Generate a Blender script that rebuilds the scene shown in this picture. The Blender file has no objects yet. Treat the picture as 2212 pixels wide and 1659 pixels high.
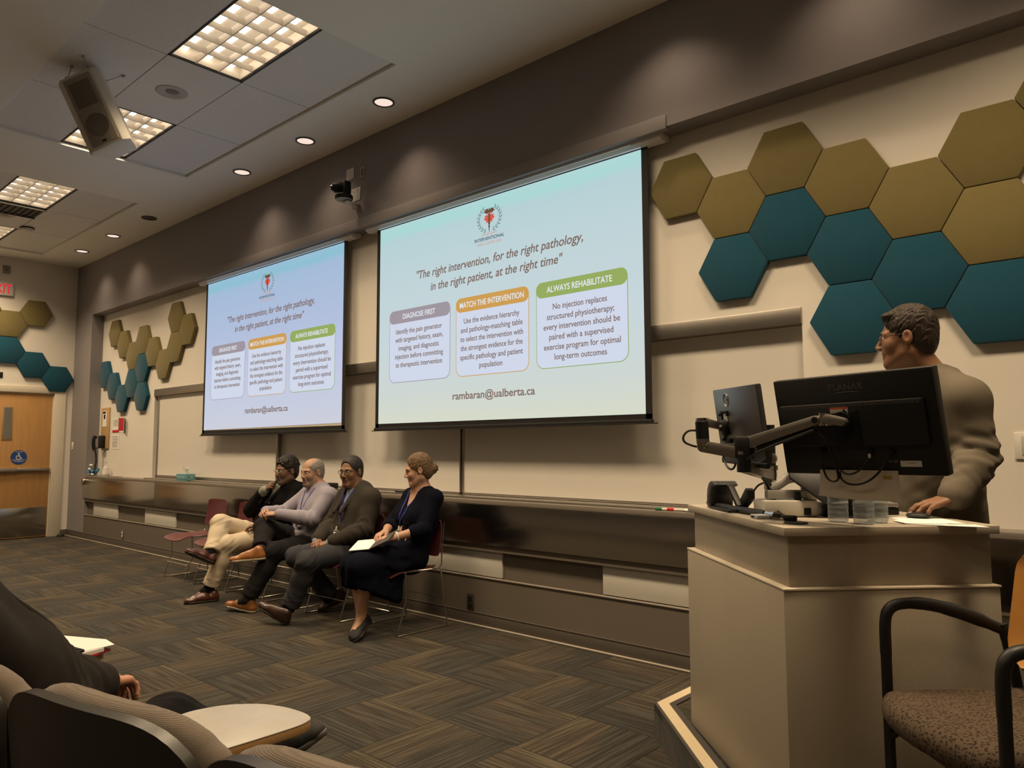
import bpy, bmesh, math, random
import numpy as np
from mathutils import Vector, Matrix, Quaternion

# ---------------------------------------------------------------- camera
SC = bpy.context.scene
COL = SC.collection
cam_d = bpy.data.cameras.new('camera'); cam_d.sensor_width = 36.0
cam_d.lens = 1623.05 / 2212 * 36.0; cam_d.clip_start = 0.05; cam_d.clip_end = 100
cam = bpy.data.objects.new('camera', cam_d); COL.objects.link(cam)
CR = Vector((0.74143239, 0.67102081, -0.00301269)); CU = Vector((0.05914803, -0.06088104, 0.99639099)); CF = Vector((-0.66841568, 0.73893475, 0.08482873))
CPOS = Vector((0, -4.30171, 1.3885))
cam.matrix_world = Matrix(((CR.x, CU.x, -CF.x, CPOS.x), (CR.y, CU.y, -CF.y, CPOS.y), (CR.z, CU.z, -CF.z, CPOS.z), (0, 0, 0, 1)))
SC.camera = cam
# ---------------------------------------------------------------- world, exposure
wd = bpy.data.worlds.new('world'); SC.world = wd; wd.use_nodes = True
wd.node_tree.nodes['Background'].inputs[0].default_value = (1.0, 0.78, 0.55, 1)
wd.node_tree.nodes['Background'].inputs[1].default_value = 0.0
SC.view_settings.view_transform = 'Standard'; SC.view_settings.look = 'None'
SC.view_settings.gamma = 1.0; SC.view_settings.use_curve_mapping = False
SC.view_settings.exposure = 0.0
FIX_POWER = 64.0          # watts of each recessed ceiling fixture
DOWN_POWER = 30.0         # watts of each wall-washing downlight
WARM = (1.0, 0.755, 0.47)

def S(r, g, b):
    f = lambda c: (c/255/12.92) if c/255 <= .04045 else ((c/255+.055)/1.055)**2.4
    return (f(r), f(g), f(b))

# ---------------------------------------------------------------- node helper and materials
class NT:
    def __init__(s, name):
        s.m = bpy.data.materials.new(name); s.m.use_nodes = True
        s.t = s.m.node_tree; s.t.nodes.clear()
        s.out = s.t.nodes.new('ShaderNodeOutputMaterial')
    def n(s, ty, **kw):
        nd = s.t.nodes.new(ty)
        for k, v in kw.items(): setattr(nd, k, v)
        return nd
    def l(s, a, b): s.t.links.new(a, b)
    def put(s, sock, v):
        if hasattr(v, 'is_output'): s.l(v, sock)
        else: sock.default_value = v
    def math(s, op, a, b=None, c=None):
        nd = s.n('ShaderNodeMath', operation=op); s.put(nd.inputs[0], a)
        if b is not None: s.put(nd.inputs[1], b)
        if c is not None: s.put(nd.inputs[2], c)
        return nd.outputs[0]
    def mix(s, fac, a, b, blend='MIX'):
        nd = s.n('ShaderNodeMix', data_type='RGBA', blend_type=blend)
        s.put(nd.inputs[0], fac)
        for k, v in ((6, a), (7, b)):
            s.put(nd.inputs[k], (*v, 1) if isinstance(v, tuple) and len(v) == 3 else v)
        return nd.outputs[2]
    def noise(s, vec, scale, detail=3, rough=.6, dims='3D'):
        nd = s.n('ShaderNodeTexNoise', noise_dimensions=dims)
        if dims == '1D': s.put(nd.inputs['W'], vec)
        elif vec is not None: s.l(vec, nd.inputs['Vector'])
        nd.inputs['Scale'].default_value = scale; nd.inputs['Detail'].default_value = detail; nd.inputs['Roughness'].default_value = rough
        return nd.outputs[0]
    def ramp(s, fac, stops):
        nd = s.n('ShaderNodeValToRGB'); s.put(nd.inputs[0], fac); e = nd.color_ramp.elements
        while len(e) < len(stops): e.new(.5)
        for q, (p, c) in zip(e, stops): q.position = p; q.color = (*c, 1)
        return nd.outputs[0]
    def obj(s): return s.n('ShaderNodeTexCoord').outputs['Object']
    def pos(s): return s.n('ShaderNodeNewGeometry').outputs['Position']
    def bsdf(s, col, rough=.5, metal=0.0, spec=.5, bump=None, bstr=.3, bdist=.01, trans=0, coat=0, sheen=0, aniso=0):
        b = s.n('ShaderNodeBsdfPrincipled')
        s.put(b.inputs['Base Color'], (*col, 1) if isinstance(col, tuple) else col)
        s.put(b.inputs['Roughness'], rough); b.inputs['Metallic'].default_value = metal
        b.inputs['Specular IOR Level'].default_value = spec; b.inputs['Transmission Weight'].default_value = trans
        b.inputs['Coat Weight'].default_value = coat; b.inputs['Sheen Weight'].default_value = sheen; b.inputs['Anisotropic'].default_value = aniso
        if bump is not None:
            bp = s.n('ShaderNodeBump'); bp.inputs['Strength'].default_value = bstr; bp.inputs['Distance'].default_value = bdist
            s.l(bump, bp.inputs['Height']); s.l(bp.outputs[0], b.inputs['Normal'])
        s.l(b.outputs[0], s.out.inputs[0]); return b

MATS = {}
def M(name, rgb=None, rough=.5, metal=0, var=.12, scale=6, bump=0, bscale=60, spec=.4, emit=None, **kw):
    """plain surface with a little procedural variation of tone and relief"""
    if name in MATS: return MATS[name]
    t = NT(name)
    if emit:
        e = t.n('ShaderNodeEmission'); e.inputs[0].default_value = (*rgb, 1); e.inputs[1].default_value = emit
        t.l(e.outputs[0], t.out.inputs[0])
    else:
        v = t.obj(); nz = t.noise(v, scale)
        col = t.mix(nz, tuple(c*(1-var) for c in rgb), tuple(min(1, c*(1+var)) for c in rgb))
        bz = t.noise(v, bscale, 2) if bump else None
        t.bsdf(col, rough, metal, spec, bz, bump, .004, **kw)
    MATS[name] = t.m; return t.m

# ---------------------------------------------------------------- objects
WM = {}            # world matrix of every parent we make
def W(o): return WM.get(o.name, Matrix()) if o else Matrix()
def tag(o, label=None, cat=None, group=None, kind=None):
    if label: o['label'] = label
    if cat: o['category'] = cat
    if group: o['group'] = group
    if kind: o['kind'] = kind
    return o
def thing(name, label, cat, loc=(0, 0, 0), rotz=0, group=None, rot=None):
    o = bpy.data.objects.new(name, None); COL.objects.link(o); o.empty_display_size = .1
    m = rot.to_4x4() if rot is not None else Matrix.Rotation(rotz, 4, 'Z')
    m = Matrix.Translation(loc) @ m
    o.matrix_world = m; WM[o.name] = m.copy()
    return tag(o, label, cat, group)
def dup(root, loc, rotz=0, label=None, group=None):
    r = root.copy(); COL.objects.link(r); m = Matrix.Translation(loc) @ Matrix.Rotation(rotz, 4, 'Z')
    r.matrix_world = m; WM[r.name] = m
    if label: r['label'] = label
    if group: r['group'] = group
    for ch in list(root.children):
        c = ch.copy(); COL.objects.link(c); c.parent = r
        for g in list(ch.children):
            d = g.copy(); COL.objects.link(d); d.parent = c
    return r

def frame(o, x, z=None):
    pass

class MB:
    """collects shapes into ONE mesh"""
    def __init__(s): s.v = []; s.f = []; s.mi = []
    def add(s, verts, faces, mi=0, mat=None):
        b = len(s.v)
        for p in verts:
            p = Vector(p); s.v.append(tuple(mat @ p) if mat is not None else tuple(p))
        for q in faces: s.f.append(tuple(b+i for i in q)); s.mi.append(mi)
        return s
    def bm(s, bm, mi=0, mat=None):
        bm.verts.index_update(); s.add([v.co for v in bm.verts], [[v.index for v in q.verts] for q in bm.faces], mi, mat); bm.free(); return s
    def box(s, lo, hi, bev=0, mat=None, mi=0, seg=2):
        lo, hi = Vector(lo), Vector(hi); b = bmesh.new(); bmesh.ops.create_cube(b, size=1)
        c = (lo+hi)/2; d = hi-lo
        for v in b.verts: v.co = Vector((c.x+v.co.x*d.x, c.y+v.co.y*d.y, c.z+v.co.z*d.z))
        if bev: bmesh.ops.bevel(b, geom=b.edges[:], offset=min(bev, .49*min(abs(d.x), abs(d.y), abs(d.z))), segments=seg, affect='EDGES', profile=.5)
        return s.bm(b, mi, mat)
    def cyl(s, a, b, r, r2=None, n=20, mi=0, cap=True, mat=None):
        a, b = Vector(a), Vector(b); r2 = r if r2 is None else r2
        z = (b-a).normalized(); x = z.orthogonal().normalized(); y = z.cross(x); vs = []; fs = []
        for p, q in ((a, r), (b, r2)):
            for i in range(n): t = 2*math.pi*i/n; vs.append(p+x*math.cos(t)*q+y*math.sin(t)*q)
        for i in range(n): fs.append((i, (i+1) % n, n+(i+1) % n, n+i))
        if cap: fs.append(tuple(range(n-1, -1, -1))); fs.append(tuple(range(n, 2*n)))
        return s.add(vs, fs, mi, mat)
    def tube(s, pts, r, n=10, mi=0, closed=False, mat=None, flat=None, smooth=0):
        """swept tube; r may be a list; flat=(axis, factor) squashes the section"""
        P = [Vector(p) for p in pts]
        for _ in range(smooth):
            Q = [P[0]]
            for a, b in zip(P, P[1:]): Q += [a*.75+b*.25, a*.25+b*.75]
            Q.append(P[-1]); P = Q
        m = len(P); R = r if isinstance(r, (list, tuple)) else [r]*m
        if len(R) != m: R = [R[min(len(R)-1, int(i*len(R)/m))] for i in range(m)]
        vs = []; fs = []; x = None
        for i, p in enumerate(P):
            a = P[(i-1) % m] if closed or i > 0 else p; b = P[(i+1) % m] if closed or i < m-1 else p
            t = (b-a).normalized()
            x = (t.orthogonal() if x is None else x - t*x.dot(t)).normalized(); y = t.cross(x)
            for k in range(n):
                w = 2*math.pi*k/n; d = (x*math.cos(w)+y*math.sin(w))*R[i]
                if flat: ax = Vector(flat[0]); d = d - ax*d.dot(ax)*(1-flat[1])
                vs.append(p+d)
        for i in range(m if closed else m-1):
            j = (i+1) % m
            for k in range(n): fs.append((i*n+k, i*n+(k+1) % n, j*n+(k+1) % n, j*n+k))
        if not closed: fs.append(tuple(range(n-1, -1, -1))); fs.append(tuple((m-1)*n+k for k in range(n)))
        return s.add(vs, fs, mi, mat)
    def sph(s, c, r, n=20, mi=0, mat=None):
        b = bmesh.new(); bmesh.ops.create_uvsphere(b, u_segments=n, v_segments=n//2+2, radius=1)
        r = (r, r, r) if not isinstance(r, (tuple, list)) else r
        for v in b.verts: v.co = Vector((c[0]+v.co.x*r[0], c[1]+v.co.y*r[1], c[2]+v.co.z*r[2]))
        return s.bm(b, mi, mat)
    def prism(s, poly, ax, lo, hi, bev=0, mi=0, mat=None):
        """2-D polygon extruded along axis ax (0,1,2); poly in the two other axes, cyclic order"""
        n = len(poly); vs = []
        for h in (lo, hi):
            for p in poly: q = list(p); q.insert(ax, h); vs.append(q)
        fs = [tuple(range(n)), tuple(range(2*n-1, n-1, -1))]+[(i, n+i, n+(i+1) % n, (i+1) % n) for i in range(n)]
        b = bmesh.new(); vv = [b.verts.new(v) for v in vs]
        for q in fs: b.faces.new([vv[i] for i in q])
        bmesh.ops.recalc_face_normals(b, faces=b.faces[:])
        if bev: bmesh.ops.bevel(b, geom=b.edges[:], offset=bev, segments=2, affect='EDGES', profile=.5)
        return s.bm(b, mi, mat)
    def lathe(s, prof, n=24, mat=None, mi=0, c=(0, 0, 0)):
        vs = []; fs = []; m = len(prof)
        for r, z in prof:
            for i in range(n): t = 2*math.pi*i/n; vs.append((c[0]+r*math.cos(t), c[1]+r*math.sin(t), c[2]+z))
        for j in range(m-1):
            for i in range(n): fs.append((j*n+i, j*n+(i+1) % n, (j+1)*n+(i+1) % n, (j+1)*n+i))
        if prof[0][0] > 1e-6: fs.append(tuple(range(n-1, -1, -1)))
        if prof[-1][0] > 1e-6: fs.append(tuple((m-1)*n+i for i in range(n)))
        return s.add(vs, fs, mi, mat)
    def sheet(s, rows, mi=0, mat=None, thick=0):
        """grid of points as a surface (optionally with thickness along its normal)"""
        a = len(rows); b = len(rows[0]); P = [[Vector(p) for p in r] for r in rows]
        if not thick:
            return s.add([p for r in P for p in r], [(i*b+j, i*b+j+1, (i+1)*b+j+1, (i+1)*b+j) for i in range(a-1) for j in range(b-1)], mi, mat)
        N = []
        for i in range(a):
            for j in range(b):
                u = P[min(i+1, a-1)][j]-P[max(i-1, 0)][j]; v = P[i][min(j+1, b-1)]-P[i][max(j-1, 0)]
                N.append(u.cross(v).normalized())
        f = [p for r in P for p in r]; vs = f+[p+n*thick for p, n in zip(f, N)]; o = a*b
        fs = []
        for i in range(a-1):
            for j in range(b-1):
                q = (i*b+j, i*b+j+1, (i+1)*b+j+1, (i+1)*b+j); fs.append(q[::-1]); fs.append(tuple(o+k for k in q))
        rim = [j for j in range(b)]+[i*b+b-1 for i in range(1, a)]+[(a-1)*b+j for j in range(b-2, -1, -1)]+[i*b for i in range(a-2, 0, -1)]
        for k in range(len(rim)):
            p, q = rim[k], rim[(k+1) % len(rim)]; fs.append((p, q, o+q, o+p))
        return s.add(vs, fs, mi, mat)
    def build(s, name, mats, parent=None, local=False, smooth=True, ang=35, sub=0):
        me = bpy.data.meshes.new(name)
        if not local and parent is not None:
            inv = W(parent).inverted(); s.v = [tuple(inv @ Vector(p)) for p in s.v]
        me.from_pydata(s.v, [], s.f)
        mats = mats if isinstance(mats, (list, tuple)) else [mats]
        for m in mats: me.materials.append(m)
        if len(mats) > 1: me.polygons.foreach_set('material_index', s.mi)
        b = bmesh.new(); b.from_mesh(me); bmesh.ops.recalc_face_normals(b, faces=b.faces[:]); b.to_mesh(me); b.free()
        if smooth:
            me.polygons.foreach_set('use_smooth', [True]*len(me.polygons)); me.set_sharp_from_angle(angle=math.radians(ang))
        me.update()
        o = bpy.data.objects.new(name, me); COL.objects.link(o)
        if sub:
            md = o.modifiers.new('sub', 'SUBSURF'); md.levels = sub; md.render_levels = sub
        if parent is not None: o.parent = parent; WM[o.name] = W(parent)
        return o
def struct(name, mb, mats, **kw):
    o = mb.build(name, mats, **kw); o['kind'] = 'structure'; return o
def single(name, mb, mats, label, cat, group=None, loc=None, **kw):
    """a thing that is one mesh; vertices given in world space, origin moved to its base"""
    if loc is None:
        a = np.array(s_v := mb.v); loc = ((a[:, 0].min()+a[:, 0].max())/2, (a[:, 1].min()+a[:, 1].max())/2, a[:, 2].min())
    mb.v = [(x-loc[0], y-loc[1], z-loc[2]) for x, y, z in mb.v]
    o = mb.build(name, mats, **kw); o.location = loc; WM[o.name] = Matrix.Translation(loc)
    return tag(o, label, cat, group)
def basis(x, y, z, o=(0, 0, 0)):
    x, y, z = Vector(x), Vector(y), Vector(z)
    return Matrix(((x.x, y.x, z.x, o[0]), (x.y, y.y, z.y, o[1]), (x.z, y.z, z.z, o[2]), (0, 0, 0, 1)))
def rrect(w, h, r, n=5):
    P = []
    for cx, cy, a in ((w/2-r, h/2-r, 0), (-w/2+r, h/2-r, 90), (-w/2+r, -h/2+r, 180), (w/2-r, -h/2+r, 270)):
        for i in range(n+1): t = math.radians(a+90*i/n); P.append((cx+r*math.cos(t), cy+r*math.sin(t)))
    return P
def text_mb(txt, size, mat4, align='CENTER', shear=0, xs=1.0, bold=0, depth=.0006, space=1.0):
    cu = bpy.data.curves.new('lettering', 'FONT'); cu.body = txt; cu.size = size; cu.align_x = align; cu.shear = shear
    cu.offset = bold; cu.extrude = depth; cu.resolution_u = 3; cu.space_character = space
    ob = bpy.data.objects.new('lettering', cu); COL.objects.link(ob)
    dg = bpy.context.evaluated_depsgraph_get(); me = ob.evaluated_get(dg).to_mesh()
    mb = MB(); mb.add([(v.co.x*xs, v.co.y, v.co.z) for v in me.vertices], [tuple(p.vertices) for p in me.polygons], 0, mat4)
    ob.evaluated_get(dg).to_mesh_clear(); bpy.data.objects.remove(ob); bpy.data.curves.remove(cu)
    return mb
# ---------------------------------------------------------------- room constants
XL, XR, YB, HC = -13.653, 3.0, -9.0, 4.40
YW = .175                       # recessed white wall; the bulkhead, pier and ledge faces stand at y = 0
# ---------------------------------------------------------------- lamps that light the room
def area_lamp(name, loc, sx, sy, power, color, spread, parent):
    d = bpy.data.lights.new(name, 'AREA'); d.shape = 'RECTANGLE'; d.size = sx; d.size_y = sy; d.energy = power; d.color = color
    d.spread = math.radians(spread)
    o = bpy.data.objects.new(name, d); COL.objects.link(o); o.parent = parent
    o.matrix_local = W(parent).inverted() @ Matrix.Translation(loc); return o
def spot_lamp(name, loc, power, color, size, blend, parent, radius=.04, rot=(0, 0, 0)):
    d = bpy.data.lights.new(name, 'SPOT'); d.energy = power; d.color = color; d.spot_size = math.radians(size); d.spot_blend = blend; d.shadow_soft_size = radius
    o = bpy.data.objects.new(name, d); COL.objects.link(o); o.parent = parent
    o.matrix_local = W(parent).inverted() @ Matrix.Translation(loc) @ Matrix.Rotation(rot[0], 4, 'X'); return o
# ---------------------------------------------------------------- shared materials
def carpet():
    t = NT('carpet tile'); p = t.n('ShaderNodeSeparateXYZ'); t.l(t.pos(), p.inputs[0])
    x = t.math('DIVIDE', t.math('ADD', p.outputs[0], 2.442), .517); y = t.math('DIVIDE', t.math('ADD', t.math('SUBTRACT', p.outputs[1], p.outputs[2]), .558), .517)
    ix, iy = t.math('FLOOR', x), t.math('FLOOR', y); fx, fy = t.math('SUBTRACT', x, ix), t.math('SUBTRACT', y, iy)
    par = t.math('FLOORED_MODULO', t.math('ADD', ix, iy), 2.0)
    inv = t.math('SUBTRACT', 1.0, par)
    tt = t.math('ADD', t.math('MULTIPLY', par, fy), t.math('MULTIPLY', inv, t.math('SUBTRACT', 1.0, fx)))
    lo = t.math('ADD', t.math('MULTIPLY', par, fx), t.math('MULTIPLY', inv, fy))
    cv = t.n('ShaderNodeCombineXYZ'); t.l(ix, cv.inputs[0]); t.l(iy, cv.inputs[1])
    wn = t.n('ShaderNodeTexWhiteNoise', noise_dimensions='2D'); t.l(cv.outputs[0], wn.inputs['Vector']); rnd = wn.outputs['Value']
    ro = t.math('MULTIPLY', rnd, 37.0)
    # broad bands across the tile: dark olive -> brown -> gold
    bv = t.n('ShaderNodeCombineXYZ'); t.l(t.math('ADD', t.math('MULTIPLY', tt, 5.0), ro), bv.inputs[0]); t.l(t.math('MULTIPLY', lo, .9), bv.inputs[1]); t.l(ro, bv.inputs[2])
    band = t.noise(bv.outputs[0], 1.0, 2, .5)
    sh = t.math('ADD', t.math('MULTIPLY', tt, .75), t.math('MULTIPLY', t.math('SUBTRACT', band, .5), .9))
    base = t.ramp(sh, [(.0, S(98, 95, 88)), (.3, S(105, 100, 88)), (.55, S(121, 107, 90)), (.75, S(131, 119, 98)), (.9, S(140, 129, 106)), (1., S(110, 105, 92))])
    # fine stripes
    sv = t.n('ShaderNodeCombineXYZ'); t.l(t.math('ADD', t.math('MULTIPLY', tt, 30.0), ro), sv.inputs[0]); t.l(t.math('MULTIPLY', lo, .8), sv.inputs[1]); t.l(ro, sv.inputs[2])
    st = t.noise(sv.outputs[0], 1.6, 1, .5)
    f = t.n('ShaderNodeMapRange'); t.l(st, f.inputs[0]); f.inputs[1].default_value = .45; f.inputs[2].default_value = .58; f.inputs[3].default_value = .62; f.inputs[4].default_value = 1.32
    col = t.mix(1.0, base, (1, 1, 1), 'MULTIPLY'); mul = t.n('ShaderNodeVectorMath', operation='SCALE'); t.l(col, mul.inputs[0]); t.l(f.outputs[0], mul.inputs['Scale'])
    # dark seam between tiles
    ed = t.math('MINIMUM', t.math('MINIMUM', fx, t.math('SUBTRACT', 1.0, fx)), t.math('MINIMUM', fy, t.math('SUBTRACT', 1.0, fy)))
    seam = t.math('LESS_THAN', ed, .008)
    grain = t.noise(t.pos(), 380, 1); gm = t.n('ShaderNodeMapRange'); t.l(grain, gm.inputs[0]); gm.inputs[3].default_value = .7; gm.inputs[4].default_value = 1.3
    m2 = t.n('ShaderNodeVectorMath', operation='SCALE'); t.l(mul.outputs[0], m2.inputs[0]); t.l(gm.outputs[0], m2.inputs['Scale'])
    c2 = t.mix(t.math('MULTIPLY', seam, .55), m2.outputs[0], S(40, 36, 30))
    c3 = t.n('ShaderNodeVectorMath', operation='SCALE'); t.l(c2, c3.inputs[0]); c3.inputs['Scale'].default_value = .29
    t.bsdf(c3.outputs[0], .95, spec=.1, bump=grain, bstr=.5, bdist=.004, sheen=.1); return t.m
CARPET = carpet()
WHITEWALL = M('white wall paint', (.74, .70, .64), .75, var=.03, scale=1.2, bump=.06, bscale=140, spec=.2)
BULK = M('dark taupe paint', (.27, .25, .255), .6, var=.05, scale=.8, bump=.05, bscale=120, spec=.3)
LOWBOX = M('dark taupe laminate', (.15, .128, .105), .5, var=.05, scale=1.5, spec=.35)
BASEB = M('dark vinyl base', (.10, .085, .072), .5, var=.05)
BASELIP = M('pale base lip', (.42, .37, .31), .5)
CEILP = M('ceiling paint', (.88, .86, .80), .85, var=.02, scale=1, spec=.1)
TBAR = M('ceiling grid', (.42, .40, .37), .6, var=.02)
def tilemat():
    t = NT('acoustic tile'); o = t.obj(); n = t.noise(o, 90, 2, .7); sp = t.math('GREATER_THAN', t.noise(o, 170, 1), .66)
    c = t.mix(n, (.76, .75, .74), (.84, .83, .82)); c = t.mix(t.math('MULTIPLY', sp, .4), c, (.25, .24, .22)); t.bsdf(c, .9, spec=.1, bump=n, bstr=.3); return t.m
TILE = tilemat()
def steelmat():
    t = NT('brushed steel'); o = t.obj(); mp = t.n('ShaderNodeMapping'); t.l(o, mp.inputs[0]); mp.inputs['Scale'].default_value = (40, 1, .6)
    n = t.noise(mp.outputs[0], 6, 3); c = t.mix(n, (.44, .41, .37), (.56, .52, .47)); r = t.n('ShaderNodeMapRange'); t.l(n, r.inputs[0]); r.inputs[3].default_value = .17; r.inputs[4].default_value = .26
    t.bsdf(c, r.outputs[0], 1.0, aniso=.5); return t.m
STEEL = steelmat()
ALU = M('aluminium', (.42, .39, .36), .38, 1.0, var=.05)
CHROME = M('chrome', (.62, .58, .53), .18, 1.0, var=.02)
BLACKP = M('black plastic', (.014, .0135, .0135), .45, var=.1, spec=.35)
BLACKM = M('black matte', (.012, .012, .012), .8, spec=.2)
PAPER = M('paper', (.82, .80, .77), .8, var=.02, spec=.15)
WHITEP = M('white plastic', (.72, .69, .64), .4, var=.03)
GREYP = M('grey plastic', (.36, .35, .33), .45, var=.04)
# ---------------------------------------------------------------- floor, platform, walls
b = MB(); b.box((XL-.2, YB-.2, -.15), (XR+.2, .4, 0)); struct('floor', b, CARPET)
HP = .16
PL = [(-2.01, 0), (-2.01, -1.062), (.10, -3.172), (XR, -3.172), (XR, 0)]      # plan of the platform
b = MB(); b.prism(PL, 2, .0, HP-.004); o = struct('floor_platform', b, CARPET)
def strip(P, w, z0, z1):
    """band of width w inside the polyline P, mitred"""
    V = [Vector((*p, 0)) for p in P]; N = []
    for a, c in zip(V, V[1:]): d = (c-a).normalized(); N.append(Vector((-d.y, d.x, 0)))
    inn = []
    for i, p in enumerate(V):
        if i == 0: inn.append(p+N[0]*w)
        elif i == len(V)-1: inn.append(p+N[-1]*w)
        else: m = (N[i-1]+N[i]).normalized(); inn.append(p+m*(w/m.dot(N[i])))
    return [tuple(p)[:2] for p in V]+[tuple(p)[:2] for p in reversed(inn)]
NOSE = M('pale step nosing', (.66, .55, .37), .6, var=.08, scale=9, bump=.1)
RUB = M('dark rubber edging', (.06, .052, .045), .7)
b = MB(); q = strip(PL[:4], .026, 0, 0); b.prism(q, 2, HP-.035, HP+.001); struct('trim_1', b, RUB)
P2 = [(-1.996, 0), (-1.996, -1.056), (.106, -3.158), (XR, -3.158)]
b = MB(); b.prism(strip(P2, .052, 0, 0), 2, HP-.004, HP+.003); struct('trim_2', b, NOSE)
P3 = [(-1.944, 0), (-1.944, -1.034), (.128, -3.106), (XR, -3.106)]
b = MB(); b.prism(strip(P3, .03, 0, 0), 2, HP-.004, HP+.0015); struct('trim_3', b, RUB)
# front wall: recessed white plane with a long board niche
NX0, NX1, NZ0, NZ1, NY = -10.865, -1.702, .975, 2.225, .285
b = MB(); b.box((-12.914, YW, NZ1), (XR, YW+.25, 3.62)); b.box((-12.914, YW, .9), (NX0, YW+.25, NZ1)); b.box((NX1, YW, .9), (XR, YW+.25, NZ1)); b.box((NX0, NY, .9), (NX1, YW+.25, NZ1))
struct('wall_front', b, WHITEWALL)
b = MB(); b.box((XL, 0, 3.53), (XR, .45, HC)); struct('trim_4', b, BULK)                       # bulkhead above the recess
b = MB(); b.box((-9.35, -.016, 3.512), (-2.488, .03, 3.61), .003); struct('trim_5', b, BULK)      # proud fascia over the screens
b = MB(); b.box((XL, 0, 0), (-12.914, .45, 3.53)); struct('trim_6', b, BULK)                   # pier at the left
b = MB(); b.box((-12.914, .0, .945), (XR, YW+.1, .978), .004); struct('trim_7', b, M('ledge laminate', (.20, .175, .15), .4))    # ledge top
b = MB(); b.box((-12.914, .002, .1), (XR, .4, .37)); b.box((-12.914, .055, .37), (XR, .4, .60)); b.box((-12.914, .004, .582), (XR, .4, .63)); struct('trim_8', b, LOWBOX)
b = MB()
for i in range(6):
    x0 = -12.975+i*2.66; b.box((x0+.002, -.012, .632), (min(x0+2.658, XR), .02, .943), .002)
struct('trim_9', b, STEEL)
b = MB(); b.box((-12.914, -.006, .370), (XR, .03, .378), .002); struct('trim_10', b, M('shadow line trim', (.26, .225, .19), .45))
b = MB(); b.box((XL, -.014, 0), (XR, .01, .098), .003); b.box((XL, -.017, .096), (XR, .0, .101)); struct('baseboard_front', b, BASEB)
b = MB(); b.box((XL, -.03, 0), (XR, -.012, .012), .004); struct('trim_11', b, BASELIP)
b = MB(); b.box((NX0, YW-.012, 2.13), (NX1, NY+.01, 2.228), .002); struct('trim_12', b, ALU)    # metal head rail of the board niche
b = MB(); b.box((NX0, .06, .978), (NX1, NY, .992), .003); struct('trim_13', b, ALU)            # tray under the boards
# left wall with a door opening
DY1, DY0, DZ = -.27, -1.27, 2.285
b = MB(); b.box((XL-.2, DY1+.02, 0), (XL, .4, HC)); b.box((XL-.2, YB, 0), (XL, DY0-.02, HC)); b.box((XL-.2, DY0-.02, DZ+.02), (XL, DY1+.02, HC)); b.box((XL-.3, DY0-.3, 0), (XL-.22, DY1+.3, HC))
struct('wall_left', b, WHITEWALL)
b = MB()
for y0, y1, z0, z1 in ((DY1, -.10, 0, DZ+.11), (DY0-.17, DY0, 0, DZ+.11), (DY0, DY1, DZ, DZ+.11)):
    b.box((XL-.06, y0, z0), (XL+.025, y1, z1), .006)
for y0, y1, z0, z1 in ((DY1-.015, DY1+.01, 0, DZ), (DY0, DY1, DZ-.015, DZ+.01)): b.box((XL-.06, y0, z0), (XL-.01, y1, z1))
struct('trim_14', b, M('cream frame paint', (.66, .60, .50), .45, var=.03))
b = MB(); b.box((XL, -.10, 0), (XL+.012, 0, .098), .003); b.box((XL, YB, 0), (XL+.012, DY0-.17, .098), .003); struct('baseboard_left', b, BASEB)
ROOMW = M('rear wall paint', (.34, .31, .28), .8, var=.03)
b = MB(); b.box((XL, YB-.2, 0), (XR, YB, HC)); struct('wall_back', b, ROOMW)
b = MB(); b.box((XR, YB, 0), (XR+.2, .4, HC)); struct('wall_right', b, ROOMW)
# ceiling: painted drywall with tiled, slightly recessed clouds
CX = [(-8.149, -4.488), (-13.11, -9.453), (-3.19, .47)]; CY0, CY1, TW, TH = -2.565, -.69, 1.2203, .6096
FIXC = {0: (0, 2), 1: (0, 2), 2: (0, 2)}
b = MB(); Z1 = HC+.25
b.box((XL-.2, CY1, HC), (XR+.2, .4, Z1)); b.box((XL-.2, YB-.2, HC), (XR+.2, -6.6, Z1)); b.box((XL-.2, -4.72, HC), (XR+.2, CY0, Z1))
xs = [XL-.2]+sorted(sum(([a, c] for a, c in CX), []))+[XR+.2]
for i in range(0, len(xs), 2): b.box((xs[i], CY0, HC), (xs[i+1], CY1, Z1)); b.box((xs[i], -6.6, HC), (xs[i+1], -4.72, Z1))
struct('ceiling', b, CEILP)
ROWS = [(-1.34, CY1), (-1.95, -1.34), (CY0, -1.95)]; ROWS2 = [(-5.34, -4.72), (-5.96, -5.34), (-6.6, -5.96)]
bt, bg = MB(), MB(); FIX = []
for ci, (xa, xb) in enumerate(CX):
    for rows in (ROWS, ROWS2):
        bg.box((xa, rows[2][0], HC+.21), (xb, rows[0][1], HC+.22))
        for col in range(3):
            x0, x1 = xa+col*TW, xa+(col+1)*TW
            for ri, (y0, y1) in enumerate(rows):
                if ri == 1 and col in FIXC[ci]: FIX.append((x0, x1, y0, y1, rows is ROWS)); continue
                bt.box((x0+.005, y0+.005, HC+.028), (x1-.005, y1-.005, HC+.045))
        for k in range(4): bg.box((xa+k*TW-.012, rows[2][0], HC+.031), (xa+k*TW+.012, rows[0][1], HC+.05))
        for yy in [rows[0][1], rows[0][0], rows[1][0], rows[2][0]]:
            for k in range(3): bg.box((xa+k*TW, yy-.012, HC+.031), (xa+k*TW+TW, yy+.012, HC+.05))
struct('ceiling_tiles', bt, TILE); struct('ceiling_grid', bg, TBAR)
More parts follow.
